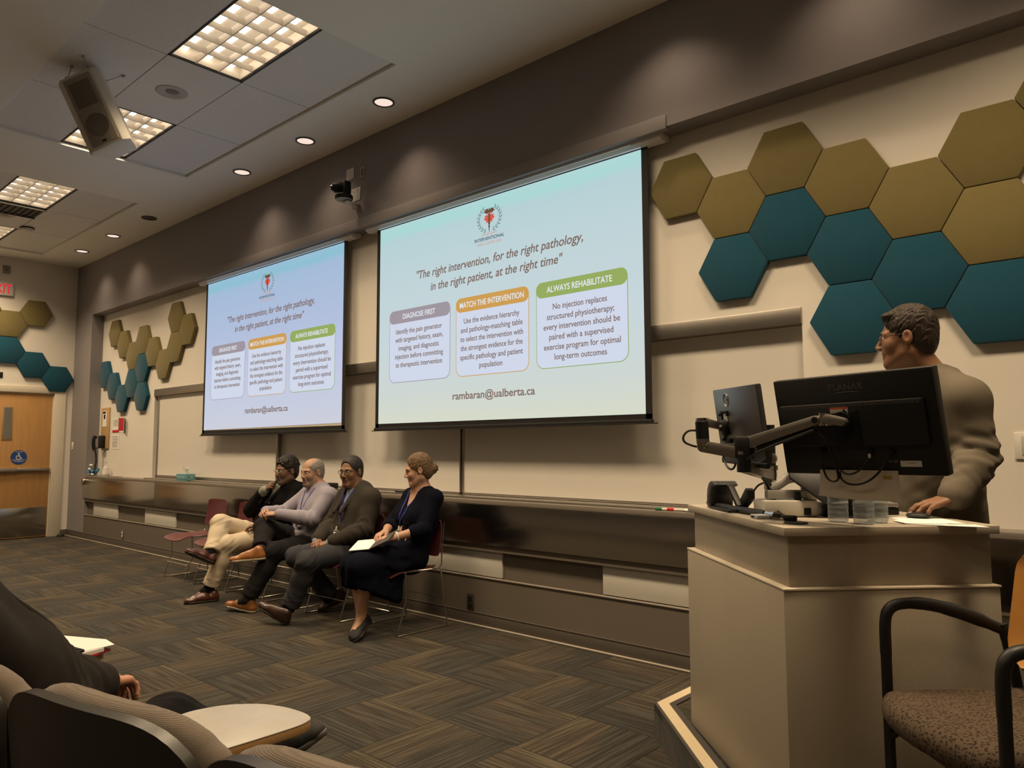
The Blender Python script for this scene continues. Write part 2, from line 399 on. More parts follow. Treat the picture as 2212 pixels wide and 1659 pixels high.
# ---------------------------------------------------------------- recessed fixtures
FRAMEB = M('dark fixture gap', (.03, .026, .024), .6); LOUV = M('parabolic louver', (.62, .56, .48), .45, var=.02); TUBE = M('lit tube', (1.0, .86, .68), emit=6.0); HOUS = M('fixture housing', (.75, .68, .58), .5, var=.02)
FLAB = {(0, 2): 'lit grid ceiling fixture nearest the camera, at the top of the photo', (0, 0): 'lit grid ceiling fixture half hidden behind the hanging white loudspeaker', (1, 2): 'lit grid ceiling fixture at the left beside the dark air grille', (1, 0): 'lit grid ceiling fixture cut by the left edge of the photo, farthest away',
        (2, 0): 'lit grid ceiling fixture above the olive hexagons, out of frame', (2, 2): 'lit grid ceiling fixture above the lectern, out of frame'}
def fixture(x0, x1, y0, y1, front, label):
    cx, cy = (x0+x1)/2, (y0+y1)/2; z = HC+.028
    t = thing('ceiling_light', label, 'ceiling light', (cx, cy, z), 0, 'recessed grid fixtures')
    b = MB()
    for lo, hi in (((x0, y0, z), (x1, y0+.018, z+.1)), ((x0, y1-.018, z), (x1, y1, z+.1)), ((x0, y0, z), (x0+.018, y1, z+.1)), ((x1-.018, y0, z), (x1, y1, z+.1))): b.box(lo, hi)
    b.build('frame', FRAMEB, t)
    b = MB(); b.box((x0+.018, y0+.018, z+.10), (x1-.018, y1-.018, z+.106)); 
    for lo, hi in (((x0+.018, y0+.018, z+.012), (x1-.018, y0+.022, z+.1)), ((x0+.018, y1-.022, z+.012), (x1-.018, y1-.018, z+.1)), ((x0+.018, y0+.022, z+.012), (x0+.022, y1-.022, z+.1)), ((x1-.022, y0+.022, z+.012), (x1-.018, y1-.022, z+.1))): b.box(lo, hi)
    b.build('housing', HOUS, t)
    w, d = x1-x0-.044, y1-y0-.044; b = MB()
    for j in range(1, 3):
        yy = y0+.022+d*j/3; b.prism([(yy-.004, z+.004), (yy+.004, z+.004), (yy+.014, z+.055), (yy-.014, z+.055)], 0, x0+.022, x1-.022)
    for i in range(1, 6):
        xx = x0+.022+w*i/6; b.prism([(xx-.003, z+.006), (xx+.003, z+.006), (xx+.011, z+.05), (xx-.011, z+.05)], 1, y0+.022, y1-.022)
    b.build('louver', LOUV, t)
    for j in range(3):
        yy = y0+.022+d*(j+.5)/3; b = MB(); b.cyl((x0+.03, yy, z+.078), (x1-.03, yy, z+.078), .013, n=10); b.build('tube', TUBE, t)
    area_lamp('lamp', (cx, cy, z+.002), w, d, FIX_POWER*(1.0 if front else REAR_K), WARM, 128, t)
REAR_K = .35  # dimmer share for the rear fixtures, added out of view as fill light
for (x0, x1, y0, y1, front) in FIX:
    ci = min(range(3), key=lambda i: abs((CX[i][0]+CX[i][1])/2-(x0+x1)/2)); k = 0 if x0 < sum(CX[ci])/2-.7 else 2
    fixture(x0, x1, y0, y1, front, FLAB[(ci, k)] if front else 'unseen grid ceiling fixture added for fill light over the audience, behind the camera')
# ---------------------------------------------------------------- downlights
DLT = M('downlight ring', (.05, .042, .036), .4); DLL = M('downlight lens', (1.0, .80, .68), emit=.95); DLO = M('unlit downlight reflector', (.10, .09, .08), .25, .6)
DL = [(-5.065, 1, 'lit downlight in the ceiling, the nearest of the row, right of the big grid fixture'), (-6.291, 1, 'lit downlight in the ceiling, second nearest of the row'), (-7.529, 1, 'lit downlight in the ceiling, third nearest, left of the wall camera'),
      (-9.949, 0, 'unlit dark downlight in the ceiling row'), (-11.171, 1, 'lit downlight in the ceiling, second from the left corner'), (-12.392, 1, 'lit downlight nearest the left corner of the room'), (-2.45, 1, 'lit downlight over the right screen, out of frame'), (-1.25, 1, 'lit downlight over the hexagon panels, out of frame')]
for x, on, lab in DL:
    t = thing('downlight', lab, 'downlight', (x, -.36, HC), 0, 'row of downlights along the bulkhead')
    b = MB(); b.lathe([(.078, .0), (.094, -.004), (.094, -.009), (.080, -.010), (.078, -.003)], 32, c=(x, -.36, HC)); b.build('trim_ring', DLT, t)
    b = MB(); b.lathe([(0, -.006), (.05, -.0055), (.0795, -.004), (.0795, -.001)], 32, c=(x, -.36, HC)); b.build('lens' if on else 'reflector', DLL if on else DLO, t)
    if on: spot_lamp('lamp', (x, -.36, HC-.02), DOWN_POWER, (1.0, .74, .50), 112, 1.0, t, .06)
# ---------------------------------------------------------------- projection screens with the slide
SW, SH, ZT, YS = 2.909, 1.846, 3.462, .08
def slide_mat(name, stops):
    t = NT(name); g = t.n('ShaderNodeSeparateXYZ'); t.l(t.obj(), g.inputs[0])
    v = t.math('DIVIDE', t.math('MULTIPLY', g.outputs[2], -1.0), SH)
    wv = t.math('ADD', v, t.math('MULTIPLY', t.math('SUBTRACT', t.noise(t.obj(), 1.1, 2), .5), .05))
    c = t.ramp(wv, stops); e = t.n('ShaderNodeEmission'); t.l(c, e.inputs[0]); e.inputs[1].default_value = 1.0; t.l(e.outputs[0], t.out.inputs[0]); return t.m
IMG_R = slide_mat('projected slide pale', [(0, S(176, 214, 214)), (.045, S(170, 216, 212)), (.08, S(182, 209, 213)), (.3, S(192, 212, 216)), (.6, S(200, 214, 219)), (.85, S(205, 214, 210)), (1, S(214, 218, 200))])
IMG_L = slide_mat('projected slide blue', [(0, S(152, 190, 214)), (.05, S(142, 192, 210)), (.09, S(164, 188, 216)), (.35, S(176, 191, 220)), (.6, S(190, 198, 226)), (.9, S(200, 206, 222)), (1, S(206, 206, 218))])
E_TXT = M('projected brown', S(128, 106, 98), emit=1); E_WHITE = M('projected white', S(226, 232, 240), emit=1); E_BOX = M('projected pale', S(208, 216, 234), emit=1)
E_GREY = M('projected grey', S(160, 150, 160), emit=1); E_ORG = M('projected orange', S(206, 158, 84), emit=1); E_GRN = M('projected green', S(150, 172, 96), emit=1)
E_DK = M('projected slate', S(84, 98, 108), emit=1); E_PINK = M('projected salmon', S(206, 160, 150), emit=1); E_RED = M('projected red', S(222, 92, 78), emit=1); E_LEAF = M('projected sage', S(120, 142, 138), emit=1); E_STAFF = M('projected bronze', S(112, 78, 58), emit=1)
FAB = M('screen fabric', (.62, .58, .52), .8, var=.01); SBLK = M('screen black border', (.012, .012, .013), .6); CASE = M('screen case white', (.80, .78, .74), .45)
LEAFP = [(0, 1), (.12, .72), (.3, .8), (.22, .42), (.48, .62), (.54, .48), (.82, .52), (.72, .3), (.95, .12), (.5, -.22), (.56, -.42), (.1, -.36), (.06, -.36), (.05, -.8)]
LEAFP = LEAFP+[(-x, y) for x, y in reversed(LEAFP[1:])]
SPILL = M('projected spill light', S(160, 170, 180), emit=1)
def screen(c, label, img, skew):
    t = thing('projection_screen', label, 'projection screen', (c, YS, ZT), 0, 'projection screens')
    X = lambda u: c-SW/2+u*SW; Zz = lambda v: ZT-v*SH; x0, x1, zb = X(0), X(1), ZT-SH
    b = MB(); b.box((x0, YS, zb), (x1, YS+.003, ZT)); b.build('fabric', FAB, t)
    b = MB()
    for lo, hi in (((x0-.05, YS+.001, zb-.05), (x0, YS+.004, 3.49)), ((x1, YS+.001, zb-.05), (x1+.05, YS+.004, 3.49)), ((x0-.05, YS+.001, zb-.05), (x1+.05, YS+.004, zb)), ((x0-.05, YS+.001, ZT), (x1+.05, YS+.004, 3.49))): b.box(lo, hi)
    b.build('border', SBLK, t)
    b = MB(); b.box((x0-.055, YS-.014, zb-.062), (x1+.055, YS+.016, zb-.036), .006); b.box((x0-.085, YS-.016, zb-.068), (x1+.085, YS+.018, zb-.060), .003); b.build('bottom_bar', SBLK, t)
    b = MB(); b.prism([(.025, 3.53), (.028, 3.49), (.06, 3.47), (.105, 3.47), (.15, 3.488), (.16, 3.53)], 0, c-1.635, c+1.635, .004); b.build('case', CASE, t)
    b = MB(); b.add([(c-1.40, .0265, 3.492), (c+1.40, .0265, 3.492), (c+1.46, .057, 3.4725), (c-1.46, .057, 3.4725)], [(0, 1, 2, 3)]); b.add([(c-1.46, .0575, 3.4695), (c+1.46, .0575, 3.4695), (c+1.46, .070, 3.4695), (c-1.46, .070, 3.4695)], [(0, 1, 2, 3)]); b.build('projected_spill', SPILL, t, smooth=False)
    b = MB(); y = YS-.002
    b.add([(x0, y, ZT), (x1, y, ZT), (x1, y, Zz(1-skew)), (x0, y, Zz(1-skew*.15))], [(0, 1, 2, 3)])
    im = b.build('slide_image', img, t, smooth=False)
    m4 = lambda u, v, dy=.004: basis((1, 0, 0), (0, 0, 1), (0, -1, 0), (X(u), YS-dy, Zz(v)))
    def line(name, txt, u0, u1, v, cap, mat, shear=0, bold=0, dy=.006, par=im):
        mb = text_mb(txt, cap*SH/.73, Matrix(), 'CENTER', shear, 1, bold, .0004)
        xs = [p[0] for p in mb.v]; k = (u1-u0)*SW/(max(xs)-min(xs)); mid = (max(xs)+min(xs))/2; mm = m4((u0+u1)/2, v, dy)
        mb.v = [tuple(mm @ Vector(((x-mid)*k, yy, z))) for x, yy, z in mb.v]
        mb.build(name, mat, par, smooth=False)
    line('headline_text', '"The right intervention, for the right pathology,', .1845, .8256, .300, .0405, E_TXT, .2, .0012)
    line('headline_text', 'in the right patient, at the right time"', .249, .7595, .370, .0405, E_TXT, .2, .0012)
    line('email_text', 'rambaran@ualberta.ca', .3483, .6633, .902, .036, E_TXT, 0, .0012)
    BX = [(.053, .336, E_GREY, 'DIAGNOSE FIRST', (.1193, .2703), [('Identify the pain generator', .0867, .3008), ('with targeted history, exam,', .0837, .3048), ('imaging, and diagnostic', .1001, .2881), ('injection before committing', .0834, .3058), ('to therapeutic intervention', .0862, .3021)]),
          (.3605, .6430, E_ORG, 'MATCH THE INTERVENTION', (.3772, .6254), [('Use the evidence hierarchy', .3942, .6095), ('and pathology-matching table', .3817, .6209), ('to select the intervention with', .3800, .6225), ('the strongest evidence for the', .3815, .6205), ('specific pathology and patient', .3795, .6215), ('population', .4574, .5457)]),
          (.6685, .9570, E_GRN, 'ALWAYS REHABILITATE', (.7053, .9123), [('No injection replaces', .7258, .8964), ('structured physiotherapy;', .7055, .9175), ('every intervention should be', .694, .934), ('paired with a supervised', .713, .914), ('exercise program for optimal', .695, .935), ('long-term outcomes', .7305, .8944)])]
    for u0, u1, col, hd, (h0, h1), lines in BX:
        w, h = (u1-u0)*SW, (.80-.438)*SH; um, vm = (u0+u1)/2, (.80+.438)/2
        b = MB(); P = rrect(w, h, .075, 7); b.prism([(x, yy) for x, yy in P], 2, 0, .0004, mat=m4(um, vm, .0025)); bx = b.build('slide_box', col, im, smooth=False)
        b = MB(); P = rrect(w-.012, h-.012, .07, 7); b.prism(P, 2, 0, .0004, mat=m4(um, vm, .0033)); b.build('box_fill', E_BOX, im, smooth=False)
        b = MB(); P = rrect(w, .066*SH, .058, 7); b.prism(P, 2, 0, .0004, mat=m4(um, .438+.033, .0042)); b.build('box_header', col, im, smooth=False)
        line('header_text', hd, h0, h1, .4845, .0265, E_WHITE, 0, .0008)
        for i, (tx, a, e) in enumerate(lines): line('body_text', tx, a, e, .5575+.0416*i, .0255, E_TXT, 0, .0006)
    # emblem: laurel, maple leaf, winged staff
    cu, cv = .4958, .1035
    mm = lambda x, z, a=0, dy=.003: basis((math.cos(a), 0, math.sin(a)), (-math.sin(a), 0, math.cos(a)), (0, -1, 0), (X(cu)+x, YS-dy, Zz(cv)+z))
    b = MB()
    for sg in (-1, 1):
        for i in range(9):
            a = math.radians(-72+i*15.5); cx, cz = sg*.125*math.cos(a), .105*math.sin(a)+.008
            for kk in (-1, 1):
                ta = math.atan2(.105*math.cos(a), -sg*.125*math.sin(a))+kk*.55
                L = .017; b.prism([(L*2*tt-.0, (.0055*math.sin(math.pi*tt))*s2) for s2, ts in ((1, (0, .25, .5, .75, 1)), (-1, (.75, .5, .25))) for tt in ts], 2, 0, .0003, mat=mm(cx, cz, ta))
    b.build('laurel_emblem', E_LEAF, im, smooth=False)
    b = MB(); b.prism([(x*.066, yy*.068) for x, yy in LEAFP], 2, 0, .0003, mat=mm(0, .004, 0, .0034)); b.build('maple_leaf_emblem', E_RED, im, smooth=False)
    b = MB(); b.prism([(-.006, .095), (.006, .095), (.004, -.10), (-.004, -.10)], 2, 0, .0003, mat=mm(0, 0, 0, .0040))
    for sg in (-1, 1):
        b.prism([(sg*.004, .078), (sg*.02, .096), (sg*.04, .09), (sg*.066, .068), (sg*.045, .062), (sg*.03, .05), (sg*.006, .06)][::sg], 2, 0, .0003, mat=mm(0, 0, 0, .0040))
        pts = [(sg*.017*math.sin(i*.72)*(1-i/22), 0, .045-i*.0068) for i in range(19)]
        b.tube([Vector((X(cu)+p[0], YS-.0045, Zz(cv)+p[2])) for p in pts], .0032, 5)
    b.build('winged_staff_emblem', E_STAFF, im, smooth=False)
    line('emblem_text', 'CANADIAN', .466, .5256, .1740, .0135, E_PINK); line('emblem_text', 'INTERVENTIONAL', .4382, .5542, .1955, .0155, E_DK, 0, .0006); line('emblem_text', 'PAIN COURSE 2026', .4486, .5446, .2165, .0135, E_PINK)
screen(-4.196, 'large projection screen on the right showing a slide, pale greenish tint', IMG_R, .0)
screen(-7.693, 'projection screen on the left showing the same slide, bluish tint', IMG_L, .014)
# ---------------------------------------------------------------- hexagon felt panels
def felt(name, rgb):
    t = NT(name); o = t.obj(); n = t.noise(o, 14, 3); f = t.noise(o, 320, 2, .7)
    c = t.mix(n, tuple(k*.93 for k in rgb), tuple(k*1.07 for k in rgb)); c = t.mix(t.math('MULTIPLY', f, .22), c, tuple(k*.5 for k in rgb)); t.bsdf(c, .95, spec=.08, bump=f, bstr=.35, bdist=.003, sheen=.15); return t.m
OLIVE, TEAL = felt('olive felt', (.205, .168, .070)), felt('teal felt', (.014, .075, .120))
HS = .2373; R3 = math.sqrt(3)/2
def hexa(u, v, s, d0, d1, mat, label, group, wall='front'):
    b = MB(); P = [(u+(s-.0015)*math.cos(math.radians(60*k)), v+(s-.0015)*math.sin(math.radians(60*k))) for k in range(6)]
    if wall == 'front': b.prism(P, 1, d0, d1, .007); loc = (u, d1, v)
    else: b.prism(P, 0, d0, d1, .007); loc = (d0, u, v)
    single('hexagon_panel', b, mat, label, 'acoustic panel', group, loc)
u0, v0 = -2.474, 3.147
for (i, j), c, lab in [((0, 0), 0, 'olive hexagon panel next to the right screen, leftmost of the large cluster'), ((1, 1), 0, 'olive hexagon panel second from the right screen, above the lowest-left teal one'), ((2, 0), 0, 'olive hexagon panel standing up as the first peak of the large cluster'), ((3, 1), 0, 'olive hexagon panel fourth from the right screen in the large cluster'), ((4, 2), 0, 'olive hexagon panel at the dip of the large cluster, touching three others'), ((5, 1), 0, 'olive hexagon panel high at the right, above the dip of the large cluster'), ((5, 3), 0, 'olive hexagon panel at the right edge between an olive and a teal one'), ((6, 0), 0, 'olive hexagon panel at the top right corner, mostly cut by the photo edge'),
                     ((1, 3), 1, 'teal hexagon panel lowest at the left of the large cluster, above the steel rail'), ((2, 2), 1, 'teal hexagon panel second from left in the large cluster'), ((3, 3), 1, 'teal hexagon panel in the middle of the large cluster, third from the left'), ((4, 4), 1, 'teal hexagon panel above the standing man\'s head'), ((3, 5), 1, 'teal hexagon panel behind the face of the standing man'), ((5, 5), 1, 'teal hexagon panel at the right edge, right of the standing man')]:
    hexa(u0+1.5*HS*i, v0-R3*HS*j, HS, .128, YW, TEAL if c else OLIVE, lab, 'large hexagon cluster right of the screens')
u0, v0 = -12.316, 3.179
for (i, j), c, lab in [((0, 0), 0, 'olive hexagon panel at the far left of the cluster left of the left screen'), ((1, 1), 0, 'olive hexagon panel second from left in the small front cluster'), ((2, 2), 0, 'olive hexagon panel at the first dip of the small front cluster'), ((3, 1), 0, 'olive hexagon panel at the middle peak of the small front cluster, over a teal one'), ((4, 2), 0, 'olive hexagon panel right of the middle peak of the small front cluster'), ((5, 3), 0, 'olive hexagon panel hanging lowest of the olive ones in the small front cluster'), ((6, 2), 0, 'olive hexagon panel rising right of the lowest olive one'), ((6, 0), 0, 'olive hexagon panel highest of the small front cluster'), ((7, 1), 0, 'olive hexagon panel nearest the left screen'),
                     ((-1, 3), 1, 'teal hexagon panel upper left, overlapping the dark pier edge'), ((0, 4), 1, 'teal hexagon panel second from left in the small front cluster'), ((1, 5), 1, 'teal hexagon panel at the bottom left over the red poster'), ((2, 4), 1, 'teal hexagon panel in the centre of the small teal group'), ((3, 3), 1, 'teal hexagon panel reaching up under the olive peak'), ((3, 5), 1, 'teal hexagon panel at the bottom right of the small teal group')]:
    hexa(u0+1.5*HS*i, v0-R3*HS*j, HS, .122, YW, TEAL if c else OLIVE, lab, 'small hexagon cluster left of the left screen')
for u, v, c, lab in [(-.24, 2.525, 1, 'teal hexagon panel over the corner of the door frame on the side wall'), (-.595, 2.729, 1, 'teal hexagon panel in the middle of the teal row over the door'), (-.95, 2.933, 1, 'teal hexagon panel at the left photo edge over the door'), (-.589, 3.555, 0, 'olive hexagon panel below the exit sign, rightmost on the side wall'), (-.944, 3.35, 0, 'olive hexagon panel left of the rightmost olive one on the side wall'), (-1.30, 3.555, 0, 'olive hexagon panel cut by the left photo edge below the exit sign')]:
    hexa(u, v, .236, XL, XL+.05, TEAL if c else OLIVE, lab, 'hexagon cluster on the door wall', 'left')
# ---------------------------------------------------------------- whiteboards
WB = M('whiteboard enamel', (.70, .67, .62), .3, var=.015, scale=1.5, spec=.35)
def board(x0, x1, y, label, fr):
    t = thing('whiteboard', label, 'whiteboard', ((x0+x1)/2, y, .995))
    b = MB(); b.box((x0+fr, y, .995+fr), (x1-fr, y+.012, 2.128)); b.build('writing_surface', WB, t)
    b = MB()
    for lo, hi in (((x0, y-.010, .995), (x0+fr, y+.014, 2.13)), ((x1-fr, y-.010, .995), (x1, y+.014, 2.13)), ((x0, y-.010, .995), (x1, y+.014, .995+fr))): b.box(lo, hi, .003)
    b.build('frame', ALU, t)
board(-10.80, -7.61, .205, 'sliding whiteboard in front at the left, behind the left screen', .035)
board(-7.70, -4.71, .25, 'rear whiteboard between the screens, behind the seated men', .016)
board(-4.69, -1.705, .25, 'rear whiteboard below the right screen, reaching to the lectern', .016)
# ---------------------------------------------------------------- white perforated panels in the ledge recess
def perf():
    t = NT('perforated panel'); o = t.obj(); mp = t.n('ShaderNodeMapping'); t.l(o, mp.inputs[0]); mp.inputs['Scale'].default_value = (90, 90, 90)
    vo = t.n('ShaderNodeTexVoronoi'); t.l(mp.outputs[0], vo.inputs['Vector']); vo.inputs['Randomness'].default_value = 0; vo.inputs['Scale'].default_value = 1
    c = t.mix(t.math('LESS_THAN', vo.outputs['Distance'], .22), (.62, .60, .55), (.40, .38, .34)); t.bsdf(c, .7, spec=.2); return t.m
PERF = perf(); PX = -12.607
for i, lab in enumerate(['white perforated panel under the steel ledge nearest the door', 'white perforated panel under the steel ledge, second from the door', 'white perforated panel under the ledge hidden behind the first seated men', 'white perforated panel under the ledge behind the second seated man', 'white perforated panel under the ledge right of the seated woman', 'white perforated panel under the ledge beside the lectern', 'white perforated panel under the ledge hidden by the lectern']):
    b = MB(); x = PX+1.905*i; b.box((x, .034, .381), (x+.953, .0549, .581), .003); single('perforated_panel', b, PERF, lab, 'panel', 'white panels under the steel ledge')
# ---------------------------------------------------------------- wall camera on its bracket
t = thing('wall_camera', 'black pan-tilt camera on a bracket high on the dark bulkhead', 'camera', (-5.93, 0, 3.78))
b = MB(); b.lathe([(0, 0), (.082, 0), (.086, .012), (.086, .034), (.078, .042), (0, .042)], 32, c=(-5.93, -.15, 3.775)); b.build('base', BLACKP, t)
b = MB(); b.lathe([(.0, -.001), (.08, -.002), (.082, .0)], 32, c=(-5.93, -.15, 3.774)); b.build('base_plate', GREYP, t)
b = MB(); b.lathe([(0, 0), (.05, 0), (.05, .014), (0, .014)], 24, c=(-5.94, -.16, 3.817)); b.build('turntable', WHITEP, t)
b = MB(); b.box((-5.905, -.19, 3.82), (-5.865, -.11, 3.95), .015); b.build('yoke', BLACKP, t)
b = MB(); b.cyl((-5.90, -.13, 3.905), (-6.00, -.22, 3.89), .052, .048, 24); hd = b.build('camera_head', BLACKP, t)
b = MB(); b.cyl((-6.0, -.22, 3.89), (-6.016, -.234, 3.8875), .034, .03, 24); b.build('lens', M('camera lens', (.02, .02, .03), .06, spec=.8), hd)
b = MB(); b.box((-5.965, -.15, 3.748), (-5.88, -.0, 3.762), .004); b.box((-5.93, -.06, 3.70), (-5.90, -.0, 3.75), .004); b.build('bracket_arm', WHITEP, t)
b = MB(); b.box((-6.01, -.008, 3.80), (-5.865, 0, 3.93), .003); bp = b.build('bracket_plate', WHITEP, t)
b = MB(); b.cyl((-5.98, -.012, 3.9), (-5.98, -.006, 3.9), .006, n=10); b.cyl((-5.91, -.012, 3.9), (-5.91, -.006, 3.9), .006, n=10); b.build('bolt', ALU, bp)
b = MB(); b.box((-6.10, -.010, 4.035), (-5.975, 0, 4.15), .004); single('wall_plate', b, WHITEP, 'large white wall plate above the pan-tilt camera', 'wall plate')
t = thing('outlet', 'small beige outlet plate right of the wall camera', 'outlet', (-5.838, 0, 4.02)); b = MB(); b.box((-5.868, -.008, 4.012), (-5.806, 0, 4.118), .004); b.build('plate', M('beige plate', (.42, .38, .28), .45), t)
b = MB(); b.box((-5.853, -.010, 4.03), (-5.821, -.007, 4.10), .003); b.build('socket', M('dark socket', (.16, .13, .08), .5), t)
# ---------------------------------------------------------------- loudspeaker hung from the ceiling
LW, LU, LN, LC = (.717, .579, .388), (-.187, -.376, .908), (.671, -.724, -.162), (-6.27, -2.29, 4.045)
m = basis(LW, LU, LN, LC); t = thing('loudspeaker', 'white loudspeaker with dark grille hanging tilted from the ceiling', 'loudspeaker', LC, rot=m.to_3x3())
CABW = M('white speaker cabinet', (.68, .64, .56), .5, var=.03)
b = MB(); b.prism([(-.130, 0), (.130, 0), (.175, -.05), (.105, -.30), (-.105, -.30), (-.175, -.05)], 1, -.30, .30, .008, mat=m @ Matrix(((1, 0, 0, 0), (0, 1, 0, 0), (0, 0, 1, 0), (0, 0, 0, 1)))); b.build('cabinet', CABW, t)
b = MB(); b.box((-.112, -.275, -.002), (.112, .275, .008), .004, mat=m); g = b.build('grille', M('speaker grille', (.34, .30, .25), .7, var=.15, scale=200), t)
b = MB(); b.box((-.085, .03, .006), (.085, .235, .0095), .003, mat=m); b.cyl(m @ Vector((0, -.125, .006)), m @ Vector((0, -.125, .0095)), .092, n=40); b.build('driver_outline', M('speaker driver behind grille', (.19, .165, .135), .8), g)  # darker square and disc: horn and woofer visible through the grille
b = MB(); b.box((-.018, -.262, .007), (.018, -.246, .011), .002, mat=m); b.build('badge', M('speaker badge', (.03, .03, .03), .4), g)
b = MB()
for (x, y), lp in (((-6.206, -2.381), (.10, .30, -.06)), ((-6.445, -2.387), (-.10, .30, -.04)), ((-6.30, -2.05), (.02, .302, -.24))):
    e = m @ Vector(lp); b.tube([(x, y, HC+.03), tuple((Vector((x, y, HC))+e)/2+Vector((.008, .0, 0))), tuple(e)], .0035, 6); b.sph((x, y, HC+.022), (.014, .014, .012), 10); b.cyl(tuple(e+Vector((0, 0, -.004))), tuple(e+Vector((0, 0, .03))), .006, n=8)
b.build('suspension_cable', ALU, t)
# ---------------------------------------------------------------- ceiling devices
RING = M('ceiling speaker ring', (.46, .44, .41), .5)
for x, y, lab in ((-6.30, -1.66, 'round recessed ceiling vent between the two nearest grid fixtures'), (-11.27, -1.66, 'round recessed ceiling vent cut by the left photo edge')):
    t = thing('ceiling_vent', lab, 'ceiling vent', (x, y, HC+.02), 0, 'round ceiling vents'); z = HC+.03
    b = MB(); b.lathe([(.062, -.003), (.085, -.012), (.125, -.008), (.132, 0)], 36, c=(x, y, z)); b.build('rim', RING, t)
    b = MB(); b.sph((x+.012, y, z+.004), (.062, .062, .016), 24); b.build('core', M('ceiling vent core', (.20, .19, .17), .6), t)
t = thing('smoke_detector', 'white smoke detector on a dark base on the left ceiling tiles', 'smoke detector', (-11.72, -1.27, HC)); z = HC+.03
b = MB(); b.lathe([(.0, 0), (.085, 0), (.085, -.018), (.0, -.018)], 28, c=(-11.72, -1.27, z)); b.build('base', BLACKP, t)
b = MB(); b.lathe([(.075, -.018), (.07, -.04), (.045, -.055), (0, -.058)], 28, c=(-11.72, -1.27, z)); b.build('dome', WHITEP, t)
t = thing('air_grille', 'dark square air grille beside the left grid fixture', 'air grille', (-10.9, -1.645, HC))
DG = M('dark grille', (.05, .045, .04), .6)
b = MB(); b.box((-11.13, -1.94, HC+.022), (-10.675, -1.35, HC+.027)); b.build('backing', DG, t)
b = MB()
for i in range(9): y = -1.92+i*.066; b.box((-11.13, y, HC+.006), (-10.675, y+.012, HC+.022))
b.box((-11.14, -1.945, HC+.004), (-11.115, -1.345, HC+.025)); b.box((-10.69, -1.945, HC+.004), (-10.665, -1.345, HC+.025)); b.build('slats', DG, t)
# ---------------------------------------------------------------- door and things on the door wall
def wood(name, a, c, sc=(1, 1, 9), rough=.4):
    t = NT(name); o = t.obj(); mp = t.n('ShaderNodeMapping'); t.l(o, mp.inputs[0]); mp.inputs['Scale'].default_value = sc
    n = t.noise(mp.outputs[0], 3.5, 4, .55); n2 = t.noise(o, .9, 2); cc = t.mix(n, a, c); cc = t.mix(t.math('MULTIPLY', n2, .35), cc, a); t.bsdf(cc, rough, spec=.35, coat=.15); return t.m
DOORW = wood('birch door', (.36, .19, .065), (.56, .32, .125), (6, 6, .7)); CORK = wood('tan board', (.45, .28, .12), (.55, .36, .17), (3, 3, 3), .7)
b = MB(); b.box((XL-.055, DY0+.006, .012), (XL-.012, DY1-.006, DZ-.006), .003)
d = struct('door_1', b, DOORW); d['label'] = 'light wood door'
b = MB(); b.box((XL-.014, -.965, 1.535), (XL-.004, -.825, 2.06), .003); fr = b.build('vision_frame', M('tan lite frame', (.34, .22, .10), .5), d)
b = MB(); b.box((XL-.006, -.948, 1.555), (XL-.002, -.842, 2.04)); b.build('vision_glass', M('dark vision glass', (.16, .15, .13), .12, spec=.6), fr)
b = MB(); b.box((XL-.013, DY0+.03, .03), (XL-.008, DY1-.03, .478), .001); b.build('kick_plate', STEEL, d)
b = MB(); b.box((XL-.012, DY0+.04, 1.04), (XL+.05, -.75, 1.10), .008); b.box((XL-.012, -.75, 1.045), (XL+.042, -.29, 1.095), .006); b.build('push_bar', ALU, d)
t = thing('door_sign', 'round blue accessibility sign on the wooden door', 'sign', (XL-.01, -.719, 1.265))
b = MB(); b.cyl((XL-.012, -.719, 1.265), (XL-.0085, -.719, 1.265), .112, n=40); b.build('disc', M('sign blue', S(30, 66, 128), .5), t)
SGW = M('sign white', (.75, .75, .75), .6); mx = lambda y, z, dx=.0: basis((0, 1, 0), (0, 0, 1), (1, 0, 0), (XL-.0083+dx, y, z))
b = MB(); b.sph((XL-.008, -.722, 1.322), (.002, .011, .011), 12)
b.tube([(XL-.008, -.722, 1.31), (XL-.008, -.722, 1.275), (XL-.008, -.698, 1.272), (XL-.008, -.688, 1.248), (XL-.008, -.676, 1.25)], .0055, 6)
b.tube([(XL-.008, -.724+.032*math.cos(a), 1.264+.032*math.sin(a)) for a in [math.radians(120+i*22) for i in range(12)]], .0045, 6); b.tube([(XL-.008, -.722, 1.297), (XL-.008, -.70, 1.294)], .0045, 6)
b.build('wheelchair_symbol', SGW, t, smooth=False)
for s_, z in (('ACTIVATE SWITCH', 1.218), ('TO OPERATE', 1.196)): text_mb(s_, .021, mx(-.719, z)).build('sign_text', SGW, t, smooth=False)
text_mb('ACCESSIBLE', .018, mx(-.719, 1.345)).build('sign_text', SGW, t, smooth=False)
t = thing('exit_sign', 'white exit sign with red letters at the left photo edge', 'exit sign', (XL, -1.095, 3.78))
b = MB(); b.box((XL, -1.27, 3.785), (XL+.045, -.922, 3.995), .006); b.build('housing', M('exit sign face', (.66, .62, .56), .5), t)
text_mb('EXIT', .205, basis((0, 1, 0), (0, 0, 1), (1, 0, 0), (XL+.0455, -1.096, 3.818)), xs=.72, bold=.004, depth=.001).build('letters', M('exit red', (.85, .045, .06), emit=.75), t, smooth=False)
b = MB(); b.box((XL, -1.07, 4.135), (XL+.03, -.975, 4.262), .006); t = single('junction_box', b, M('grey box', (.27, .26, .24), .6), 'small grey box on the wall above the exit sign', 'wall box'); b = MB(); b.box((.0145, -.024, .045), (.034, .024, .095), .004); b.build('cover', M('grey box cover', (.20, .19, .175), .5), t, local=True)
